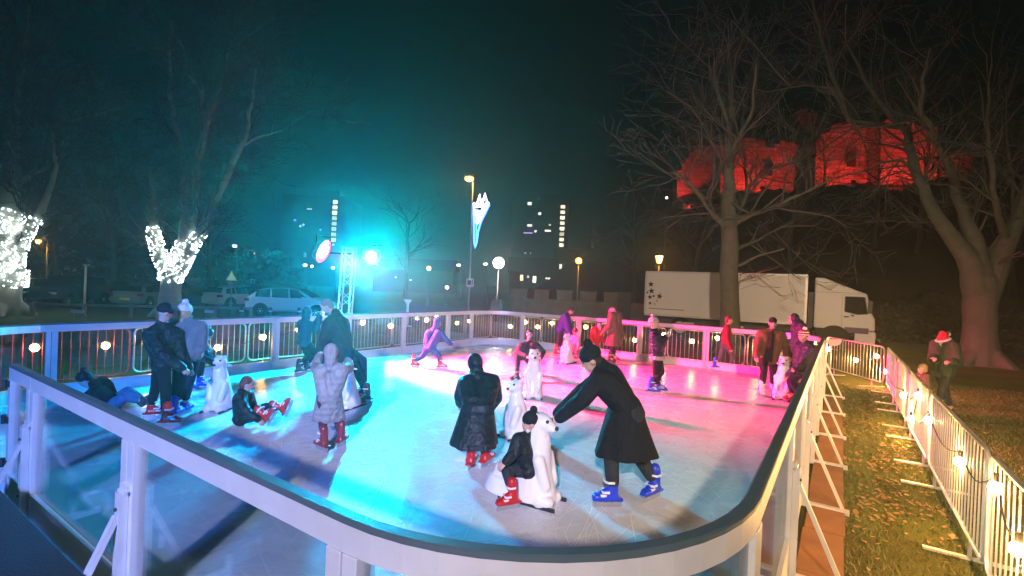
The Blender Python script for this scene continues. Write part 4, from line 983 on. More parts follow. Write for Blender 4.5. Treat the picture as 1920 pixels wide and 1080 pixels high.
# ------------------------------------------------------------------ castle on the mound
M_STONE = mat('castle_stone', (.34, .30, .26), .9, 0, .35, .8, .6, 4)
nt = M_STONE.node_tree; bk = nt.nodes.new('ShaderNodeTexBrick'); mp = nt.nodes.new('ShaderNodeMapping'); tc = nt.nodes.new('ShaderNodeTexCoord'); mp.inputs['Rotation'].default_value = (R(-90), 0, 0)
nt.links.new(tc.outputs['Object'], mp.inputs['Vector']); nt.links.new(mp.outputs[0], bk.inputs['Vector']); bk.inputs['Scale'].default_value = 1.; bk.inputs['Brick Width'].default_value = 1.1; bk.inputs['Row Height'].default_value = .5; bk.inputs['Mortar Size'].default_value = .04
bk.inputs['Color1'].default_value = (.36, .32, .27, 1); bk.inputs['Color2'].default_value = (.2, .17, .14, 1); bk.inputs['Mortar'].default_value = (.1, .09, .08, 1)
nt.links.new(bk.outputs['Color'], nt.nodes['Principled BSDF'].inputs['Base Color'])
t = empty('castle_ruin', V((HC.x, HC.y, HZ))); o = t.location
def ruin(prof, y, thick, name='wall'):
    """prof: photo pixels (px, top, bottom) along the wall at distance y"""
    mb = MB(); vs = []
    for px, tp, bt in prof:
        a, b = D(px, tp, y) - o, D(px, bt, y) - o; dv = V((0, thick, 0)); vs += [b - Z * 3, a, a + dv, b + dv - Z * 3]
    n = len(prof); fs = []
    for i in range(n - 1):
        for j in range(4): fs.append((i * 4 + j, i * 4 + (j + 1) % 4, (i + 1) * 4 + (j + 1) % 4, (i + 1) * 4 + j))
    fs += [(0, 1, 2, 3), ((n - 1) * 4 + 3, (n - 1) * 4 + 2, (n - 1) * 4 + 1, (n - 1) * 4)]
    mb.add(vs, fs); return mb.build(name, M_STONE, t)
rg = random.Random(4)
def jag(x0, x1, tops, b0, b1, k):
    out = []
    for i in range(k + 1):
        q = i / k; j = q * (len(tops) - 1); a = int(min(j, len(tops) - 2)); tp = tops[a] + (tops[a + 1] - tops[a]) * (j - a)
        out.append((x0 + (x1 - x0) * q, tp + rg.uniform(-5, 5), b0 + (b1 - b0) * q))
    st = []
    for a_, b_ in zip(out, out[1:]): st += [a_, (b_[0] - .6, a_[1] + rg.uniform(-1, 1), b_[2])]
    return st + [out[-1]]
ruin(jag(1270, 1356, [322, 290, 268, 275, 270], 362, 350, 11), 63, 1.6)
ruin(jag(1352, 1500, [270, 255, 262, 275, 262, 270], 350, 342, 16), 58, 1.6)
ruin(jag(1530, 1655, [262, 235, 228, 232, 226], 340, 336, 13), 55, 1.8)
ruin(jag(1652, 1758, [226, 224, 232, 230, 246], 336, 336, 12), 53, 1.8)
ruin(jag(1786, 1824, [288, 284, 292], 338, 338, 6), 52.5, 1.5)
ruin(jag(1502, 1534, [205, 212, 204], 340, 340, 5), 60, 2.5, 'turret')
mb = MB()
for px, py in ((1596, 296), (1700, 300), (1440, 312)):
    c = D(px, py, 54) - o
    mb.prism([(-.5, -1), (.5, -1), (.5, .4), (0, 1.1), (-.5, .4)], c, V((1, 0, 0)), Z, V((0, -1, 0)), .06)
mb.build('arrow_slit', mat('dark_opening', (.01, .008, .008), .9), t)
tag(t, 'ruined castle wall glowing red on top of the dark mound', 'castle ruin')

# ------------------------------------------------------------------ crenellated stone wall
M_WALL = mat('rubble_wall', (.13, .10, .065), .9, 0, .55, 2.2, .8, 5)
a, b = D(958, 590, 33), D(1212, 592, 31); a.z = b.z = 0
t = empty('stone_wall', a); d = (b - a); L = d.length; d.normalize(); s = d.cross(Z)
mb = MB(); mb.bar(Z * .72, d * L + Z * .72, .5, 1.44)
k = int(L / 1.5)
for i in range(k): mb.box(d * (1.5 * i + .55) + Z * 1.72, (.5, .25, .28), (d, s, Z))
mb.build('wall', M_WALL, t, bevel=.03)
mb = MB()
for i in range(k): mb.box(d * (1.5 * i + .55) + Z * 2.03, (.54, .29, .03), (d, s, Z))
mb.build('coping', M_WALL, t)
mb = MB(); mb.box(d * (L * .84) + Z * 1.05 - s * -.0, (.42, .36, 1.05), (d, s, Z)); mb.build('pier', mat('dark_pier', (.06, .05, .04), .9), t)
tag(t, 'low rubble stone wall with battlements left of the truck', 'stone wall')

# ------------------------------------------------------------------ truck
a, b = D(1207, 592, 25.6), D(1640, 620, 20.6); a.z = b.z = 0
dv = (b - a); TL = dv.length; ang = math.atan2(dv.y, dv.x)
t = empty('box_truck', a, ang)
X, Y = V((1, 0, 0)), V((0, 1, 0)); s = TL / 9.85
M_TW = mat('truck_white', (.86, .84, .84), .38, 0, .07, .5, .03, 3); M_TB = mat('truck_grey', (.10, .10, .11), .6, .2, .2, 3)
bx0, bx1, bz0, bz1 = 0., 7.35 * s, 1.0, 3.28
mb = MB(); mb.box((bx1 / 2, 1.25, (bz0 + bz1) / 2), (bx1 / 2, 1.25, (bz1 - bz0) / 2)); mb.build('cargo_box', M_TW, t, bevel=.05)
mb = MB(); mb.bar((.02, -.012, bz0 + .06), (bx1 - .02, -.012, bz0 + .06), .03, .1); mb.bar((.02, -.012, bz1 - .05), (bx1 - .02, -.012, bz1 - .05), .03, .07)
for x in (.05, bx1 - .05): mb.box((x, -.012, (bz0 + bz1) / 2), (.05, .015, 1.0))
mb.build('box_trim', mat('truck_trim', (.72, .7, .69), .35, .3, .05), t)
def star(mb, x, z, r, rot):
    p = [(math.cos(R(90 + rot + 36 * i)) * (r if i % 2 == 0 else r * .42), math.sin(R(90 + rot + 36 * i)) * (r if i % 2 == 0 else r * .42)) for i in range(10)]
    mb.prism(p, (x, -.003, z), X, Z, -Y, .005)
mb = MB()
for px, py, r, ro in ((1220, 534, .17, 0), (1222, 546, .18, 10), (1240, 555, .17, -12), (1219, 557, .14, 8), (1213, 549, .08, 0), (1227, 555, .09, 15), (1220, 568, .1, 0)):
    x = (px - 1207) / (1528 - 1207) * bx1 * 1.03; z = bz0 + (590 - py) / 80 * 2.28; star(mb, x, z, r, ro)
mb.build('star_decal', M_BLACK, t)
mb = MB()
for px, py, r, ro in ((1236, 563, .1, 20), (1231, 569, .08, 0), (1241, 549, .05, 0)): star(mb, (px - 1207) / 321 * bx1, bz0 + (590 - py) / 80 * 2.28, r, ro)
mb.build('pink_star_decal', mat('pink_decal', (.7, .35, .38), .5), t)
mb = MB(); mb.bar((.25, -.004, bz0 + .36), (2.0, -.004, bz0 + .36), .003, .03); mb.build('lettering_line', M_TB, t)
# cab
cx0, cx1 = bx1 + .28 * s, TL
def cabprof(): return [(cx0, .95), (cx0, 3.16), (cx0 + .35, 3.14), (cx1 - .62, 2.62), (cx1 - .30, 2.5), (cx1 - .14, 1.75), (cx1, 1.45), (cx1 + .02, .95)]
mb = MB(); mb.prism(cabprof(), (0, .06, 0), X, Z, Y, 2.32); mb.build('cab', M_TW, t, bevel=.05)
wp = [(cx0 + 1.12, 1.72), (cx0 + 1.12, 2.36), (cx1 - .38, 2.36), (cx1 - .26, 1.66), (cx1 - .6, 1.62)]
mb = MB(); mb.prism(wp, (0, .056, 0), X, Z, -Y, .012); mb.build('side_window', M_CARGLASS, t)
mb = MB()
for a_, b_ in zip(wp, wp[1:] + wp[:1]): mb.bar((a_[0], .045, a_[1]), (b_[0], .045, b_[1]), .03, .04, up=Y)
mb.build('window_frame', M_TB, t)
mb = MB(); mb.bar((cx0 + 1.02, .05, 1.0), (cx0 + 1.02, .05, 2.44), .006, .018, up=Y); mb.bar((cx0 + 1.02, .05, 2.44), (cx1 - .32, .05, 2.46), .006, .018, up=Y); mb.bar((cx0 + .05, .05, 2.52), (cx1 - .45, .05, 2.52), .008, .02, up=Y); mb.build('door_seam', M_TB, t)
mb = MB(); mb.box((cx0 + 1.18, .04, 1.5), (.09, .02, .025)); mb.build('door_handle', M_BLACK, t)
mb = MB(); mb.box((cx0 + 1.4, .05, 1.56), (.06, .006, .03)); mb.build('badge', mat('red_badge', (.3, .02, .04), .5), t)
mb = MB(); mb.box((cx1 - .2, -.12, 1.95), (.07, .05, .26)); mb.tube([(cx1 - .25, .06, 2.3), (cx1 - .2, -.1, 2.25), (cx1 - .2, -.12, 2.1)], .02, 6); mb.build('mirror', M_BLACK, t)
mb = MB(); mb.box((cx1 - .32, 1.22, .66), (.36, 1.15, .26)); mb.build('bumper', M_TW, t, bevel=.05)
mb = MB(); mb.box((cx1 - .62, .1, .94), (.42, .05, .12)); mb.build('sill_panel', mat('purple_panel', (.12, .06, .2), .5), t)
for yy in (.25, 2.1):
    mb = MB(); mb.box((cx1 + .045, yy, .72), (.02, .16, .1)); mb.build('headlight', mat('lamp_glass', (.6, .6, .6), .1), t)
mb = MB(); mb.box((cx0 - .14, 1.2, 1.7), (.1, .9, .8)); mb.box((bx1 * .5, 1.25, .82), (bx1 * .52, .45, .14)); mb.box((3.4, .3, .62), (.9, .28, .26)); mb.box((5.2, .3, .6), (.5, .25, .25)); mb.build('chassis', M_TB, t)
mb = MB(); mb.bar((2.0, .1, .72), (5.9, .1, .72), .04, .12); mb.bar((2.0, .1, .48), (5.9, .1, .48), .04, .1); mb.build('side_guard', M_STEEL, t)
def wheel(par, x, y, z, r, w, sgn=-1):
    k = MB(); rr = [(0, .62), (.35, .95), (.5, 1), (.85, .96), (1, .8)]
    n_ = 22; vs = []; prof = [(-w / 2, r * .6), (-w / 2, r * .93), (-w * .36, r), (w * .36, r), (w / 2, r * .93), (w / 2, r * .6)]
    for a_, b_ in prof:
        for j in range(n_): q = 2 * math.pi * j / n_; vs.append((x + b_ * math.cos(q), y + a_, z + b_ * math.sin(q)))
    m_ = len(prof); k.add(vs, [(i * n_ + j, i * n_ + (j + 1) % n_, ((i + 1) % m_) * n_ + (j + 1) % n_, ((i + 1) % m_) * n_ + j) for i in range(m_) for j in range(n_)])
    o_ = k.build('wheel', M_RUBBER, par, True)
    k = MB(); k.tube([(x, y - w * .3, z), (x, y + w * .3, z)], r * .62, 18)
    for j in range(6): q = j * math.pi / 3; k.box((x + r * .4 * math.cos(q), y + sgn * w * .33, z + r * .4 * math.sin(q)), (r * .07, .02, r * .07))
    k.tube([(x, y + sgn * w * .3, z), (x, y + sgn * w * .48, z)], r * .2, 10); k.build('rim', M_ALU, o_)
for x in (cx0 + .78, 1.8):
    for yy in (.26, 2.2): wheel(t, x, yy, .5, .5, .3, -1 if yy < 1 else 1)
mb = MB()
for i in range(9):
    q0, q1 = R(180 - 20 * i), R(160 - 20 * i); mb.bar((cx0 + .78 + .62 * math.cos(q0), .2, .5 + .62 * math.sin(q0)), (cx0 + .78 + .62 * math.cos(q1), .2, .5 + .62 * math.sin(q1)), .34, .04, up=Y)
mb.prism([(cx0 + .78 + .6 * math.cos(R(180 - 15 * i)), .5 + .6 * math.sin(R(180 - 15 * i))) for i in range(13)], (0, .053, 0), X, Z, -Y, .006)
mb.build('mudguard', M_RUBBER, t)
tag(t, 'white box truck with black stars on its side and a sloped cab roof', 'truck')

# ------------------------------------------------------------------ cars
def car(px, py, y, head, col, label, L=4.6, H=1.62, lights=True):
    c = D(px, py, y); c.z = 0.; t = empty('parked_car', c, R(head)); k = L / 4.6; q = H / 1.62
    pm = mat('paint_' + '_'.join('%02d' % int(v * 99) for v in col), col, .25, .0, .04, 2, coat=.6)
    st = [(-2.28, .38, .80, .82, .70), (-2.2, .30, .95, 1.02, .80), (-2.05, .26, 1.0, 1.2, .86), (-1.75, .25, 1.02, 1.5, .88), (-1.2, .25, 1.0, 1.6, .90), (-.3, .25, .98, 1.62, .91), (.35, .25, .96, 1.55, .91), (.75, .25, .95, 1.35, .91), (1.2, .25, .96, 1.02, .90), (1.75, .27, .92, .95, .87), (2.1, .32, .82, .84, .80), (2.28, .4, .68, .7, .66)]
    vs = []; ring = 10
    for x, zb, zl, zr, hw in st:
        rw = hw * (.76 if zr > zl + .2 else .97 if zr < zl + .1 else .86)
        vs += [(x * k, -hw * .9, zb * q), (x * k, -hw, (zb + .12) * q), (x * k, -hw * 1.0, (zl - .22) * q), (x * k, -hw * .96, zl * q), (x * k, -rw, (zr - .04) * q), (x * k, rw, (zr - .04) * q), (x * k, hw * .96, zl * q), (x * k, hw, (zl - .22) * q), (x * k, hw, (zb + .12) * q), (x * k, hw * .9, zb * q)]
    mb = MB(); n_ = len(st)
    mb.add(vs, [(i * ring + j, i * ring + (j + 1) % ring, (i + 1) * ring + (j + 1) % ring, (i + 1) * ring + j) for i in range(n_ - 1) for j in range(ring)] + [tuple(range(ring)), tuple((n_ - 1) * ring + j for j in range(ring))])
    bd = mb.build('body', pm, t, True); sm = bd.modifiers.new('s', 'SUBSURF'); sm.levels = 1; sm.render_levels = 2
    for sg in (-1, 1):
        for wx in ([(-1.72, 1.04), (-1.66, 1.36), (-1.02, 1.47), (-.98, 1.04)], [(-.9, 1.04), (-.94, 1.48), (-.12, 1.49), (-.06, 1.03)], [(.02, 1.03), (-.04, 1.49), (.34, 1.42), (.86, 1.06)]):
            mb = MB(); vv = []
            for x, z in wx:
                hw = .90 * .96 + (.90 * .77 - .90 * .96) * ((z - .98) / .62); vv.append((x * k, sg * (hw + .012), z * q))
            mb.add(vv + [(a_, b_ - sg * .03, c_) for a_, b_, c_ in vv], [(0, 1, 2, 3), (4, 5, 6, 7), (0, 1, 5, 4), (1, 2, 6, 5), (2, 3, 7, 6), (3, 0, 4, 7)]); mb.build('side_window', M_CARGLASS, t)
    mb = MB(); mb.add([(.48 * k, -.64, 1.46 * q), (.48 * k, .64, 1.46 * q), (1.13 * k, .76, 1.06 * q), (1.13 * k, -.76, 1.06 * q), (.48 * k, -.64, 1.5 * q), (.48 * k, .64, 1.5 * q), (1.15 * k, .76, 1.1 * q), (1.15 * k, -.76, 1.1 * q)], [(0, 1, 2, 3), (4, 5, 6, 7), (0, 1, 5, 4), (1, 2, 6, 5), (2, 3, 7, 6), (3, 0, 4, 7)]); mb.build('windscreen', M_CARGLASS, t)
    mb = MB(); mb.add([(-1.84 * k, -.62, 1.44 * q), (-1.84 * k, .62, 1.44 * q), (-2.1 * k, .72, 1.1 * q), (-2.1 * k, -.72, 1.1 * q), (-1.8 * k, -.62, 1.42 * q), (-1.8 * k, .62, 1.42 * q), (-2.04 * k, .72, 1.08 * q), (-2.04 * k, -.72, 1.08 * q)], [(0, 1, 2, 3), (4, 5, 6, 7), (0, 1, 5, 4), (1, 2, 6, 5), (2, 3, 7, 6), (3, 0, 4, 7)]); mb.build('rear_window', M_CARGLASS, t)
    for sg in (-1, 1):
        mb = MB(); mb.box((-2.13 * k, sg * .74, .88 * q), (.12, .13, .075)); mb.build('tail_light', mat('tail_lamp', (.25, .01, .02), .15), t, bevel=.03)
        mb = MB(); mb.box((2.1 * k, sg * .62, .68 * q), (.12, .15, .06)); mb.build('headlight', mat('lamp_glass', (.6, .6, .6), .1), t, bevel=.03)
        mb = MB(); mb.box((.72 * k, sg * .98, 1.05 * q), (.07, .09, .06)); mb.build('wing_mirror', pm, t, bevel=.02)
        for x in (-1.42, 1.38):
            mb = MB(); mb.tube([(x * k, sg * .6, .36), (x * k, sg * .915, .36)], .4, 20); mb.build('wheel_arch', M_RUBBER, t)
            wheel(t, x * k, sg * .83, .33, .33, .2, sg)
    mb = MB(); mb.box((-2.3 * k, 0, .62 * q), (.01, .26, .06)); mb.build('number_plate', mat('yellow_plate', (.6, .5, .08), .5), t)
    tag(t, label, 'car', 'cars parked behind the rink'); return t
car(551, 580, 27.5, 8, (.76, .74, .70), 'white estate car parked behind the wooden rail, left of the truss', 4.7, 1.68)
car(445, 578, 33, 70, (.5, .5, .48), 'pale small car parked just left of the white estate car', 4.2, 1.5)
car(275, 575, 30, 98, (.16, .17, .18), 'silver grey car parked left of the forked lit tree', 4.3, 1.5)
car(205, 572, 33, 95, (.05, .05, .06), 'dark hatchback between the silver grey car and the dark people carrier', 4.2, 1.55)
car(130, 574, 29, -82, (.03, .035, .05), 'dark people carrier with shiny bonnet facing the wooden rail', 4.7, 1.85)
car(60, 572, 31, 96, (.02, .02, .025), 'black car parked beside the lit tree at the left edge', 4.4, 1.55)
car(520, 560, 40, 5, (.04, .05, .06), 'dark car in shadow beyond the white estate car', 4.4, 1.5)

# wooden rail fence by the car park
M_WOOD = mat('weathered_wood', (.30, .26, .2), .85, 0, .3, 5, .3, 30)
pp = [(60, 593), (158, 594), (246, 595), (325, 596), (404, 597), (470, 598)]
t = None
t = empty('wooden_rail_fence', G(60, 593)); o = t.location; base = [G(*q) for q in pp]
for c in base:
    mb = MB(); mb.box(c - o + Z * .3, (.07, .07, .31)); mb.build('post', M_WOOD, t, bevel=.01)
for i, (c, d_) in enumerate(zip(base, base[1:])):
    mb = MB(); mb.bar(c - o + Z * .53, d_ - o + Z * .53, .06, .12); mb.build('rail', M_WOOD, t)
tag(t, 'low wooden post and rail fence in front of the parked cars', 'fence')
def plate(px, py, w, h, m, label):
    c = D(px, py, G(px, 596).y - .4); t = empty('sign_board', V((c.x, c.y, 0))); mb = MB(); mb.box((0, 0, c.z), (w, .012, h)); mb.build('board', m, t, bevel=.005)
    mb = MB()
    for x in (-w * .7, w * .7): mb.box((x, .03, c.z / 2), (.015, .015, c.z / 2))
    mb.build('stake', M_WOOD, t); tag(t, label, 'sign')
plate(145, 584, .3, .075, M_WHITEPLASTIC, 'small blank white board at the foot of the wooden fence near the dark people carrier'); plate(392, 584, .22, .075, M_WHITEPLASTIC, 'small blank white board on the grass right of the forked lit tree')
# row of short dark bollards by the white car
for i, px in enumerate((452, 506, 560, 598)):
    c = G(px, 604); t = empty('bollard', c); mb = MB(); mb.tube([V((0, 0, 0)), V((0, 0, .62)), V((0, 0, .72))], [.09, .09, .06], 10); mb.build('post', mat('bollard_wood', (.09, .08, .07), .8), t); mb = MB(); mb.tube([V((0, 0, .5)), V((0, 0, .56))], .094, 10); mb.build('band', M_WHITEPLASTIC, t)
    tag(t, 'short dark bollard before the white estate car, ' + ORD[i] + ' from the left', 'bollard', 'bollards on the verge')

# ------------------------------------------------------------------ lamps
def glow(name, col, s): return mat(name, (1, 1, 1), .3, var=0, emit=col, estr=s)
M_POST = mat('lamp_post', (.16, .16, .16), .5, .5, .15, 3)
def lamp_post(px, top, y, col, s, r, label, style='globe', arm=(0, 0), watt=0):
    c = D(px, top, y); b = V((c.x - arm[0], c.y, 0)); t = empty('street_lamp', b); z = c.z
    mb = MB(); mb.tube([V((0, 0, 0)), V((0, 0, 1.0)), V((0, 0, 1.02)), V((0, 0, z + (.1 if style == 'arm' else -r))) ], [.09, .085, .055, .04], 8); mb.build('post', M_POST, t, True)
    em = glow('glow_' + name_of(col, s), col, s)
    if style == 'globe':
        mb = MB(); mb.ball((0, 0, z), r, 16, 10); mb.build('globe', em, t, True)
        mb = MB(); mb.tube([V((0, 0, z - r - .06)), V((0, 0, z - r * .9))], [.06, .11], 10); mb.build('collar', M_POST, t)
    elif style == 'lantern':
        mb = MB(); mb.tube([V((0, 0, z - r)), V((0, 0, z + r * .8))], [r * .6, r], 6); mb.build('lantern_glass', em, t)
        mb = MB(); mb.tube([V((0, 0, z + r * .82)), V((0, 0, z + r * 1.5))], [r * 1.25, r * .2], 6); mb.tube([V((0, 0, z - r * 1.1)), V((0, 0, z - r * 1.01))], [r * .7, r * .7], 6); mb.build('lantern_roof', M_DARKMETAL, t)
    else:
        mb = MB(); mb.tube([V((0, 0, z + .1)), V((arm[0] * .4, 0, z + .3)), V((arm[0], 0, z + .16))], .035, 7); mb.build('arm', M_POST, t, True)
        mb = MB(); mb.ball((arm[0], 0, z + .14), (r * 1.5, r, .1), 12, 6); mb.build('lamp_head', M_POST, t, True)
        mb = MB(); mb.ball((arm[0], 0, z), (r * 1.3, r * .95, .16), 12, 8); mb.build('lamp_lens', em, t, True)
    if watt:
        ld = bpy.data.lights.new('lamp_light', 'POINT'); ld.energy = watt; ld.color = col; ld.shadow_soft_size = .04
        lo = bpy.data.objects.new('lamp_light', ld); COL.objects.link(lo); lo.parent = t; lo.location = (arm[0] - c.x / c.y * .1, -(r + .07) if style != 'arm' else -r, z - (.22 if style == 'arm' else 0))
    tag(t, label, 'street lamp'); return t
def name_of(col, s): return '_'.join('%03d' % int(v * 100) for v in col) + '_%d' % int(s)
AMB = (1, .42, .06); AMB2 = (1, .52, .1); WHT = (1, .9, .8)
torch = lamp_post(880, 335, 27, AMB2, 4.2, .2, 'tall street lamp carrying the glowing blue and white torch', 'arm', (-.22, 0), 170)
lamp_post(935, 493, 30, WHT, 12, .34, 'bright white globe lamp right of the torch decoration', watt=330)
lamp_post(1085, 489, 40, AMB, 4.5, .27, 'amber globe lamp above the stone wall', watt=220)
lamp_post(1236, 486, 31, AMB, 4.6, .25, 'amber lantern above the rear of the truck', 'lantern', watt=200)
lamp_post(72, 452, 38, AMB, 4.2, .17, 'amber street lamp on an arm by the lit tree at the left edge', 'arm', (-.7, 0), 150)
lamp_post(804, 503, 46, AMB2, 3.2, .22, 'dim amber globe lamp left of the tall torch lamp')
lamp_post(838, 539, 50, WHT, 5, .18, 'low white lamp below the torch decoration')
lamp_post(474, 475, 60, (1, .35, .2), 4.5, .2, 'small reddish lamp left of the pink floodlight', 'arm', (-.5, 0))
lamp_post(860, 497, 60, WHT, 14, .16, 'tiny white lamp just left of the torch tip', 'arm', (-.4, 0))
lamp_post(910, 495, 58, WHT, 14, .15, 'tiny white lamp between the torch and the white globe', 'arm', (-.4, 0))
lamp_post(307, 476, 40, (1, .25, .04), 4, .13, 'small orange lamp seen in the fork of the lit tree', 'arm', (-.4, 0))
lamp_post(60, 533, 45, AMB, 3, .16, 'small orange lamp low behind the black car at the left')
lamp_post(572, 497, 55, WHT, 14, .15, 'tiny white lamp below the pink floodlight, left one', 'arm', (-.4, 0))
lamp_post(585, 499, 57, WHT, 10, .12, 'tiny white lamp below the pink floodlight, right one', 'arm', (-.4, 0))
lamp_post(624, 502, 57, WHT, 10, .13, 'tiny white lamp just left of the truss', 'arm', (-.4, 0))
lamp_post(978, 523, 52, AMB2, 3, .16, 'small warm lamp above the left end of the stone wall')
lamp_post(1250, 371, 50, (1, .5, .45), 10, .13, 'small pink lamp on the mound left of the castle')
lamp_post(440, 461, 45, (.7, .9, 1), 3, .16, 'pale lamp on a thin post above the warning triangle', 'arm', (-.25, 0))

# torch shaped decoration on the tall lamp
y = 26.85; c = D(890, 415, y); t = empty('torch_decoration', V((c.x, c.y, 0))); o = t.location
M_TBL = glow('torch_blue', (.02, .22, 1), 5.); M_TWH = glow('torch_white', (.85, .92, 1), 9.)
def dpt(px, py): return D(px, py, y) - o
mb = MB(); mb.tube([dpt(888.5, 380), dpt(888.5, 420), dpt(889, 455), dpt(891, 465), dpt(893.5, 455), dpt(896, 435), dpt(902, 415), dpt(912, 395), dpt(918, 384)], .05, 8); mb.build('outline', M_TBL, t, True)
mb = MB(); mb.tube([dpt(892, 392), dpt(893, 425), dpt(893, 448)], .028, 6); mb.tube([dpt(893, 410), dpt(900, 405)], .025, 6); mb.tube([dpt(893, 425), dpt(897, 418)], .025, 6); mb.build('inner_rope', M_TBL, t, True)
mb = MB()
for a_, b_, c_ in (((893, 388), (900, 365), (903, 386)), ((902, 388), (910, 363), (914, 384)), ((896, 408), (908, 388), (905, 400)), ((893, 404), (896, 395), (902, 396))):
    mb.tube([dpt(*a_), dpt(*b_), dpt(*c_), dpt(*a_)], .06, 6)
mb.tube([dpt(894, 418), dpt(905, 396), dpt(915, 382)], .07, 6); mb.tube([dpt(892, 382), dpt(906, 384), dpt(917, 380)], .05, 6); mb.build('flame', M_TWH, t, True)
mb = MB(); mb.bar(dpt(884, 380) , dpt(889, 381), .04, .04); mb.bar(dpt(884, 425), dpt(889, 426), .04, .04); mb.build('bracket', M_POST, t)
tag(t, 'glowing blue and white torch shaped decoration on the tall street lamp', 'decoration')
c = D(881, 530, 26.6); t = empty('road_sign', c); mb = MB(); mb.box((0, 0, 0), (.2, .015, .22)); mb.build('board', mat('sign_grey', (.5, .5, .5), .5), t, bevel=.01); mb = MB(); mb.box((-.03, -.02, 0), (.1, .004, .13)); mb.box((.13, -.02, .02), (.03, .004, .15)); mb.build('symbol', M_DARKMETAL, t); mb = MB(); mb.tube([V((.1, .03, .2)), V((.1, .12, .2))], .02, 6); mb.build('clamp', M_POST, t)
tag(t, 'small grey road sign on the tall street lamp post', 'sign')
# warning triangle
c = D(434, 518, 25.5); t = empty('warning_sign', V((c.x, c.y, 0))); mb = MB(); mb.tube([V((0, .03, 0)), V((0, .03, c.z + .3))], .03, 8); mb.build('post', M_POST, t)
mb = MB(); mb.prism([(-.29, -.22), (.29, -.22), (0, .28)], (0, 0, c.z), X, Z, Y, .015); mb.build('triangle', mat('sign_yellow', (.75, .6, .12), .5), t)
mb = MB(); mb.prism([(-.2, -.165), (.2, -.165), (0, .17)], (0, -.004, c.z), X, Z, Y, .003); mb.build('face', mat('sign_face', (.8, .72, .4), .5), t)
mb = MB(); mb.box((0, .0, c.z - .38), (.14, .012, .06)); mb.build('plate', M_POST, t)
tag(t, 'yellow warning triangle on a thin post behind the wooden fence', 'sign')
c = D(161, 497, 28); t = empty('marker_post', V((c.x, c.y, 0))); mb = MB(); mb.tube([V((0, 0, 0)), V((0, 0, c.z))], .06, 8); mb.build('post', M_ALU, t); mb = MB(); mb.box((.03, 0, c.z), (.16, .05, .06)); mb.build('head', M_ALU, t); tag(t, 'pale post with a small square head between the dark parked cars', 'post')
# flared white uplighter beyond the pink rail
c = G(763, 612); t = empty('flared_stand', c); zt = D(763, 563, c.y).z
mb = MB(); mb.tube([V((0, 0, 0)), V((0, 0, .03)), V((0, 0, .06)), V((0, 0, zt - .22)), V((0, 0, zt - .15)), V((0, 0, zt))], [.25, .25, .07, .06, .09, .19], 14); mb.build('stem', M_WHITEPLASTIC, t, True); mb = MB(); mb.tube([V((0, 0, zt)), V((0, 0, zt + .03))], [.2, .2], 14); mb.build('rim', M_WHITEPLASTIC, t, True); tag(t, 'white stand with a flared top beyond the pink rail right of the truss', 'stand')

# ------------------------------------------------------------------ tower blocks far behind
M_TOWER = mat('tower_concrete', (.02, .022, .025), .9, 0, .2, .3)
M_STAIR = glow('stair_light', (1, .86, .62), 3.2); M_WIN = glow('window_light', (1, .9, .75), 2.2); M_WINB = glow('blue_window_light', (.15, .2, 1), 3.); M_WINP = glow('purple_window_light', (.55, .25, 1), 2.)
STAIRS = [M_STAIR, glow('dim_stair_light', (1, .8, .5), 1.1), glow('mid_stair_light', (1, .84, .58), 2.)]
def tower(x0, x1, topy, y, stair, wins, label):
    a, b = D(x0, topy, y), D(x1, topy, y); t = empty('tower_block', V(((a.x + b.x) / 2, y + 7, 0))); o = t.location; h = (a.z + b.z) / 2; hw = (b.x - a.x) / 2
    mb = MB(); mb.box((0, 0, h / 2), (hw, 7, h / 2)); mb.box((hw * .3, 0, h + 1), (2.5, 3, 1)); mb.build('walls', M_TOWER, t)
    mb = MB()
    for i in range(1, int(h / 2.9)): mb.box((0, -7.03, i * 2.9), (hw, .06, .09))
    mb.build('floor_bands', mat('tower_band', (.025, .025, .028), .9), t)
    s_ = y / F_PX
    for px, py, w_, h_, m_ in stair + wins:
        c = D(px, py, y - .05) - o; mb = MB(); mb.box(c, (w_ * s_ / 2, .05, h_ * s_ / 2)); wn = mb.build('window', m_ if m_ is not M_STAIR else rng.choice(STAIRS), t)
        mb = MB(); mb.bar(c + V((-w_ * s_ / 2, -.06, -h_ * s_ / 2)), c + V((w_ * s_ / 2, -.06, -h_ * s_ / 2)), .08, .12); mb.build('sill', M_TOWER, wn)
    tag(t, label, 'building', 'tower blocks beyond the park')
sx = lambda x0, y0, x1, y1, n: [(x0 + (x1 - x0) * i / (n - 1), y0 + (y1 - y0) * i / (n - 1), 8, 6.5, M_STAIR) for i in range(n)]
tower(530, 648, 366, 120, sx(628.5, 379, 625, 450, 8), [(580, 392, 9, 2.5, M_WIN), (553, 413, 4, 4, M_WINB), (563, 424, 2.5, 4, M_WIN), (569, 422, 2.5, 4, M_WIN), (625, 459, 3, 3, M_WIN), (572, 478, 5, 9, mat('dim_window', (.1, .1, .1), .5, emit=(.6, .75, .8), estr=.5)), (601, 431, 3, 2, M_WIN)], 'dark tower block with a column of lit stair windows above the pink floodlight')
tower(962, 1068, 374, 125, sx(1055.5, 388, 1052, 470, 9), [(993, 382, 7, 6, M_WIN), (1012, 401, 5, 5, M_WIN), (993, 423, 9, 4, M_WIN), (990, 437, 17, 2.5, M_WINP), (1004, 434, 4, 4, M_WIN), (1027, 433, 11, 3.5, M_WIN), (985, 475, 3, 3, M_WIN), (995, 475, 2, 2, M_WIN), (1031, 422, 4, 2, M_WIN)], 'dark tower block with a column of lit stair windows right of the torch lamp')
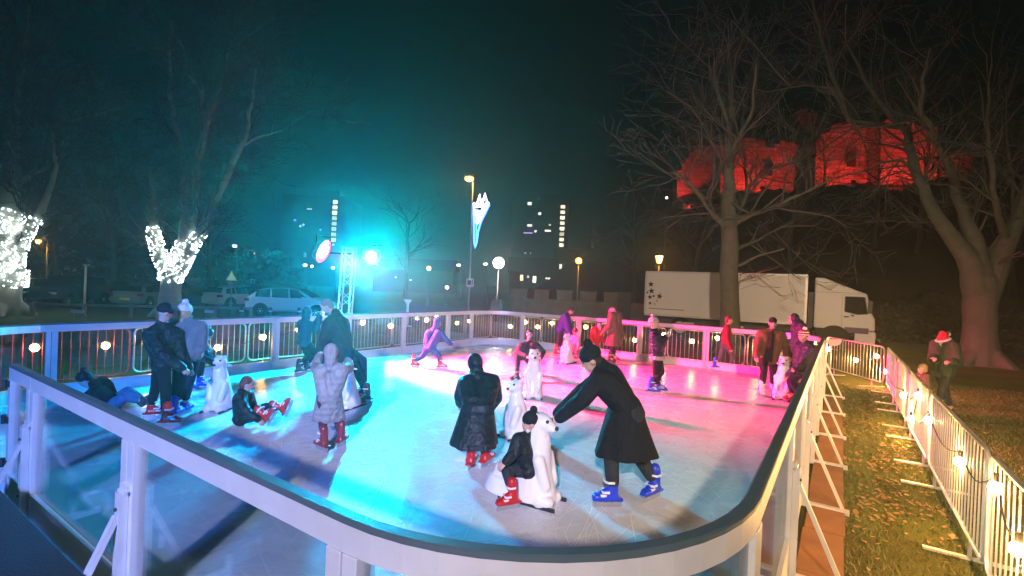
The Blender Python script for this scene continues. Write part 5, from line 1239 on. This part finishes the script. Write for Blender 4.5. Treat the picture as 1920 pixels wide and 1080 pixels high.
# low buildings with a few lit windows
def low_house(px0, px1, topy, y, wins, label):
    a, b = D(px0, topy, y), D(px1, topy, y); w_ = (b.x - a.x) / 2; h = max(a.z, b.z); t = empty('house', V(((a.x + b.x) / 2, y + 4, 0))); o = t.location
    mb = MB(); mb.box((0, 0, h / 2), (w_, 4, h / 2)); mb.build('wall', M_TOWER, t)
    mb = MB(); mb.prism([(-4.3, 0), (4.3, 0), (0, 2.4)], (-w_ - .3, 0, h), Y, Z, X, 2 * w_ + .6); mb.build('roof', mat('dark_slate', (.03, .03, .035), .8), t)
    s_ = y / F_PX
    for px, py, ww, hh in wins:
        c = D(px, py, y - .05) - o; mb = MB(); mb.box(c, (ww * s_ / 2, .05, hh * s_ / 2)); wn = mb.build('window', M_WIN, t); mb = MB(); mb.box(c - V((0, .06, 0)), (.04, .02, hh * s_ / 2)); mb.build('glazing_bar', M_TOWER, wn)
    tag(t, label, 'house')
low_house(955, 1046, 512, 75, [(978, 521, 5, 11), (1002, 524, 6, 12), (990, 519, 3, 4), (1027, 522, 8, 2.5)], 'dark house with two lit windows beyond the stone wall')
low_house(1042, 1100, 490, 90, [(1051, 500, 4, 9)], 'dark house with one narrow lit window under the right tower block')
low_house(700, 850, 510, 95, [(742, 520, 3, 3), (770, 525, 4, 3)], 'dark low building in the teal haze right of the truss')
low_house(1120, 1175, 440, 110, [(1144, 454, 6, 5)], 'far house with one lit window left of the mound')
# ------------------------------------------------------------------ lighting truss with two floodlights
yT = 13.6
b = D(643, 600, yT); b.z = 0; t = empty('lighting_truss', b); o = b.copy(); TZ = D(650, 462, yT).z
M_TRUSS = mat('truss_aluminium', (.7, .7, .7), .4, .6, .05)
w_ = .145
ln = V((.035, 0, 1)).normalized()
cs = [(-w_, -w_), (w_, -w_), (w_, w_), (-w_, w_)]
for x, y in cs:
    mb = MB(); mb.tube([V((x, y, .05)), V((x, y, .05)) + ln * (TZ - .05)], .025, 8); mb.build('chord', M_TRUSS, t, True)
mb = MB(); n = 11
for (a, c) in zip(cs, cs[1:] + cs[:1]):
    for i in range(n):
        z0, z1 = .1 + (TZ - .2) * i / n, .1 + (TZ - .2) * (i + 1) / n; p, q = (a, c) if i % 2 else (c, a)
        mb.tube([V((p[0], p[1], 0)) + ln * z0, V((q[0], q[1], 0)) + ln * z1], .011, 6)
    mb.tube([V((a[0], a[1], 0)) + ln * (TZ - .04), V((c[0], c[1], 0)) + ln * (TZ - .04)], .012, 6)
mb.build('lattice', M_TRUSS, t, True)
mb = MB(); mb.box((0, 0, .02), (.4, .4, .02)); mb.build('base_plate', M_DARKMETAL, t)
zb = D(650, 475, yT).z
mb = MB(); mb.tube([V((-.62, .19, zb)), V((.85, .19, zb))], .02, 8); mb.build('cross_bar', M_RUBBER, t, True)
tag(t, 'tall aluminium lighting truss beyond the left rail, lit pink', 'truss')

def floodlight(px, py, y, aim, col, ecol, estr, power, r, spot, label, depth=.2, core=.62):
    c = D(px, py, y); d = (V(aim) - c).normalized(); e1 = d.orthogonal().normalized(); e2 = d.cross(e1)
    t = empty('floodlight', c); mb = MB(); mb.tube([-d * depth, -d * (depth * .8), d * .01, d * .03], [r * .55, r * .8, r * 1.04, r * 1.06], 24, cap=False); mb.tube([-d * depth, -d * (depth - .02)], [r * .5, r * .54], 24); mb.build('housing', M_BLACK, t, True)
    mb = MB(); mb.frustum([(d * .005, e1 * r * .98, e2 * r * .98), (d * .02, e1 * r * .98, e2 * r * .98), (d * .03, e1 * r * .8, e2 * r * .8)], 28); mb.build('lens', mat('lens_' + name_of(ecol, estr), (.01, .01, .01), .6, var=0, emit=ecol, estr=estr), t)
    mb = MB(); mb.frustum([(d * .032, e1 * r * core, e2 * r * core), (d * .04, e1 * r * core * .9, e2 * r * core * .9)], 28); mb.build('lamp_core', mat('core_' + name_of(ecol, estr), (.01, .01, .01), .6, var=0, emit=(max(ecol[0], .5), max(.5, ecol[1]), max(.6, ecol[2])), estr=6), t)
    mb = MB(); sd = d.cross(Z).normalized(); mb.tube([sd * r * 1.12, sd * r * 1.12 + Z * r * 1.2, -sd * r * 1.12 + Z * r * 1.2, -sd * r * 1.12], .014, 6); mb.build('bracket', M_DARKMETAL, t)
    tag(t, label, 'floodlight')
    if power:
        ld = bpy.data.lights.new('floodlight_beam', 'SPOT'); ld.energy = power; ld.color = col; ld.spot_size = R(spot); ld.spot_blend = 1; ld.shadow_soft_size = r * .7
        lo = bpy.data.objects.new('floodlight_beam', ld); COL.objects.link(lo); lo.parent = t; lo.location = d * .06; lo.rotation_euler = d.to_track_quat('-Z', 'Y').to_euler()
    return t
floodlight(697, 480, 13.3, G(330, 860, ICE), TEAL_C, (.0, .95, .86), LENS_T, TEAL_P, .24, 108, 'round floodlight glowing teal white right of the truss')
floodlight(606, 471, 12.95, G(1155, 708, ICE), PINK_C, (1, .005, .2), 1.5, PINK_P, .32, 74, 'tilted floodlight glowing pink left of the truss', core=.62)

# red floods at the castle foot
for px, y, lab in ((1300, 58.5, 'small red floodlight at the left end of the castle wall'), (1430, 53, 'small red floodlight left of the castle turret'), (1600, 50, 'small red floodlight below the middle of the castle wall'), (1705, 48, 'small red floodlight below the right of the castle wall'), (1800, 48, 'small red floodlight at the right castle fragment')):
    c = D(px, 343, y); c.z = max(hill_z(c.x, c.y), 10.5) + .6
    t = empty('floodlight', c); mb = MB(); mb.box((0, 0, 0), (.2, .12, .15)); mb.build('housing', M_BLACK, t); mb = MB(); mb.box((0, .125, .02), (.17, .006, .12)); mb.build('lens', mat('red_lens', (1, .1, .1), .3, var=0, emit=(1, .05, .03), estr=20), t); tag(t, lab, 'floodlight', 'red floodlights under the castle')
    ld = bpy.data.lights.new('red_beam', 'SPOT'); ld.energy = RED_P; ld.color = (1, .035, .03); ld.spot_size = R(105); ld.spot_blend = .6; ld.shadow_soft_size = .1
    lo = bpy.data.objects.new('red_beam', ld); COL.objects.link(lo); lo.parent = t; lo.location = (0, .16, .05); lo.rotation_euler = V((0, 1, .62)).to_track_quat('-Z', 'Y').to_euler()

# site floodlight on a mast behind the viewer: the warm light on the near ice, rails and grass
mast = V((-2.2, -11.5, 0)); t = empty('site_floodlight', mast); mb = MB(); mb.tube([V((0, 0, 0)), V((0, 0, 8.0))], [.08, .05], 8); mb.build('mast', M_POST, t, True)
d = (V((4.6, 9, 0)) - (mast + Z * 8.0)).normalized(); sd = d.cross(Z).normalized(); u2 = sd.cross(d)
mb = MB(); mb.box(V((0, 0, 8.0)) + d * .1, (.3, .08, .22), (sd, d, u2)); mb.build('housing', M_BLACK, t)
mb = MB(); mb.box(V((0, 0, 8.0)) + d * .186, (.27, .004, .19), (sd, d, u2)); mb.build('lens', mat('site_lens', (1, 1, 1), .3, var=0, emit=(1, .8, .55), estr=20), t)
tag(t, 'warm site floodlight on a mast behind the viewer', 'floodlight')
ld = bpy.data.lights.new('site_beam', 'SPOT'); ld.energy = SITE_P; ld.color = SITE_C; ld.spot_size = R(62); ld.spot_blend = .7; ld.shadow_soft_size = .25
lo = bpy.data.objects.new('site_beam', ld); COL.objects.link(lo); lo.parent = t; lo.location = V((0, 0, 8.0)) + d * .25; lo.rotation_euler = d.to_track_quat('-Z', 'Y').to_euler()

# second lamp on the same mast, blue, turned to the left half of the ice
c = V((-.55, .1, 7.5)); d = (Q(2.2, 8.4, ICE) - (mast + c)).normalized(); sd = d.cross(Z).normalized(); u2 = sd.cross(d)
t2 = empty('blue_floodlight', mast + c); mb = MB(); mb.tube([-d * .2, -d * .16, V((0, 0, 0)), d * .02], [.09, .13, .17, .175], 20); mb.build('housing', M_BLACK, t2, True)
mb = MB(); mb.tube([d * .025, d * .032], [.16, .16], 20); mb.build('lens', mat('blue_lens', (1, 1, 1), .3, var=0, emit=(.1, .3, 1), estr=8), t2); mb = MB(); mb.bar(-d * .1, V((.5, -.1, -.05)), .03, .03); mb.build('bracket', M_DARKMETAL, t2)
tag(t2, 'blue floodlight on the mast behind the viewer', 'floodlight')
ld = bpy.data.lights.new('blue_beam', 'SPOT'); ld.energy = BLUE_P; ld.color = BLUE_C; ld.spot_size = R(44); ld.spot_blend = .95; ld.shadow_soft_size = 1.4
lo = bpy.data.objects.new('blue_beam', ld); COL.objects.link(lo); lo.parent = t2; lo.location = d * .06; lo.rotation_euler = d.to_track_quat('-Z', 'Y').to_euler()

# moonlight and night sky
sd_ = bpy.data.lights.new('sun', 'SUN'); sd_.energy = SUN_E; sd_.angle = R(10); sd_.color = (1, .86, .74)
so = bpy.data.objects.new('sun', sd_); COL.objects.link(so); el, az = R(38), R(207)
sv = V((math.sin(az) * math.cos(el), math.cos(az) * math.cos(el), math.sin(el))); so.rotation_euler = sv.to_track_quat('Z', 'Y').to_euler()
wd = bpy.data.worlds.new('World'); scene.world = wd; wd.use_nodes = True; nt = wd.node_tree
sky = nt.nodes.new('ShaderNodeTexSky'); sky.sky_type = 'NISHITA'; sky.sun_disc = False; sky.sun_elevation = el; sky.sun_rotation = az
nt.links.new(sky.outputs[0], nt.nodes['Background'].inputs[0]); nt.nodes['Background'].inputs[1].default_value = SKY_S

# night air
mb = MB(); mb.box((10, 60, 22), (110, 90, 23.2)); hz = mb.build('haze', [mat('haze_dummy', (1, 1, 1))]); hz.data.materials.clear()
hm = bpy.data.materials.new('haze'); hm.use_nodes = True; nt = hm.node_tree; nt.nodes.clear(); out = nt.nodes.new('ShaderNodeOutputMaterial'); pv = nt.nodes.new('ShaderNodeVolumePrincipled')
pv.inputs['Color'].default_value = (.8, 1, .85, 1); pv.inputs['Density'].default_value = HAZE; pv.inputs['Anisotropy'].default_value = HAZE_G; nt.links.new(pv.outputs[0], out.inputs['Volume']); hz.data.materials.append(hm)
tag(hz, kind='stuff'); hm.cycles.homogeneous_volume = True

vs = scene.view_settings; scene.display_settings.display_device = 'sRGB'; vs.view_transform = 'Standard'; vs.look = 'None'; vs.exposure = EXPO; vs.gamma = 1; vs.use_curve_mapping = False
cy = scene.cycles; cy.use_denoising = True; cy.denoiser = 'OPENIMAGEDENOISE'; cy.max_bounces = 6; cy.diffuse_bounces = 3; cy.glossy_bounces = 3; cy.transmission_bounces = 4; cy.transparent_max_bounces = 16; cy.volume_bounces = 0
cy.sample_clamp_indirect = 4; cy.use_light_tree = True; cy.caustics_reflective = False; cy.caustics_refractive = False
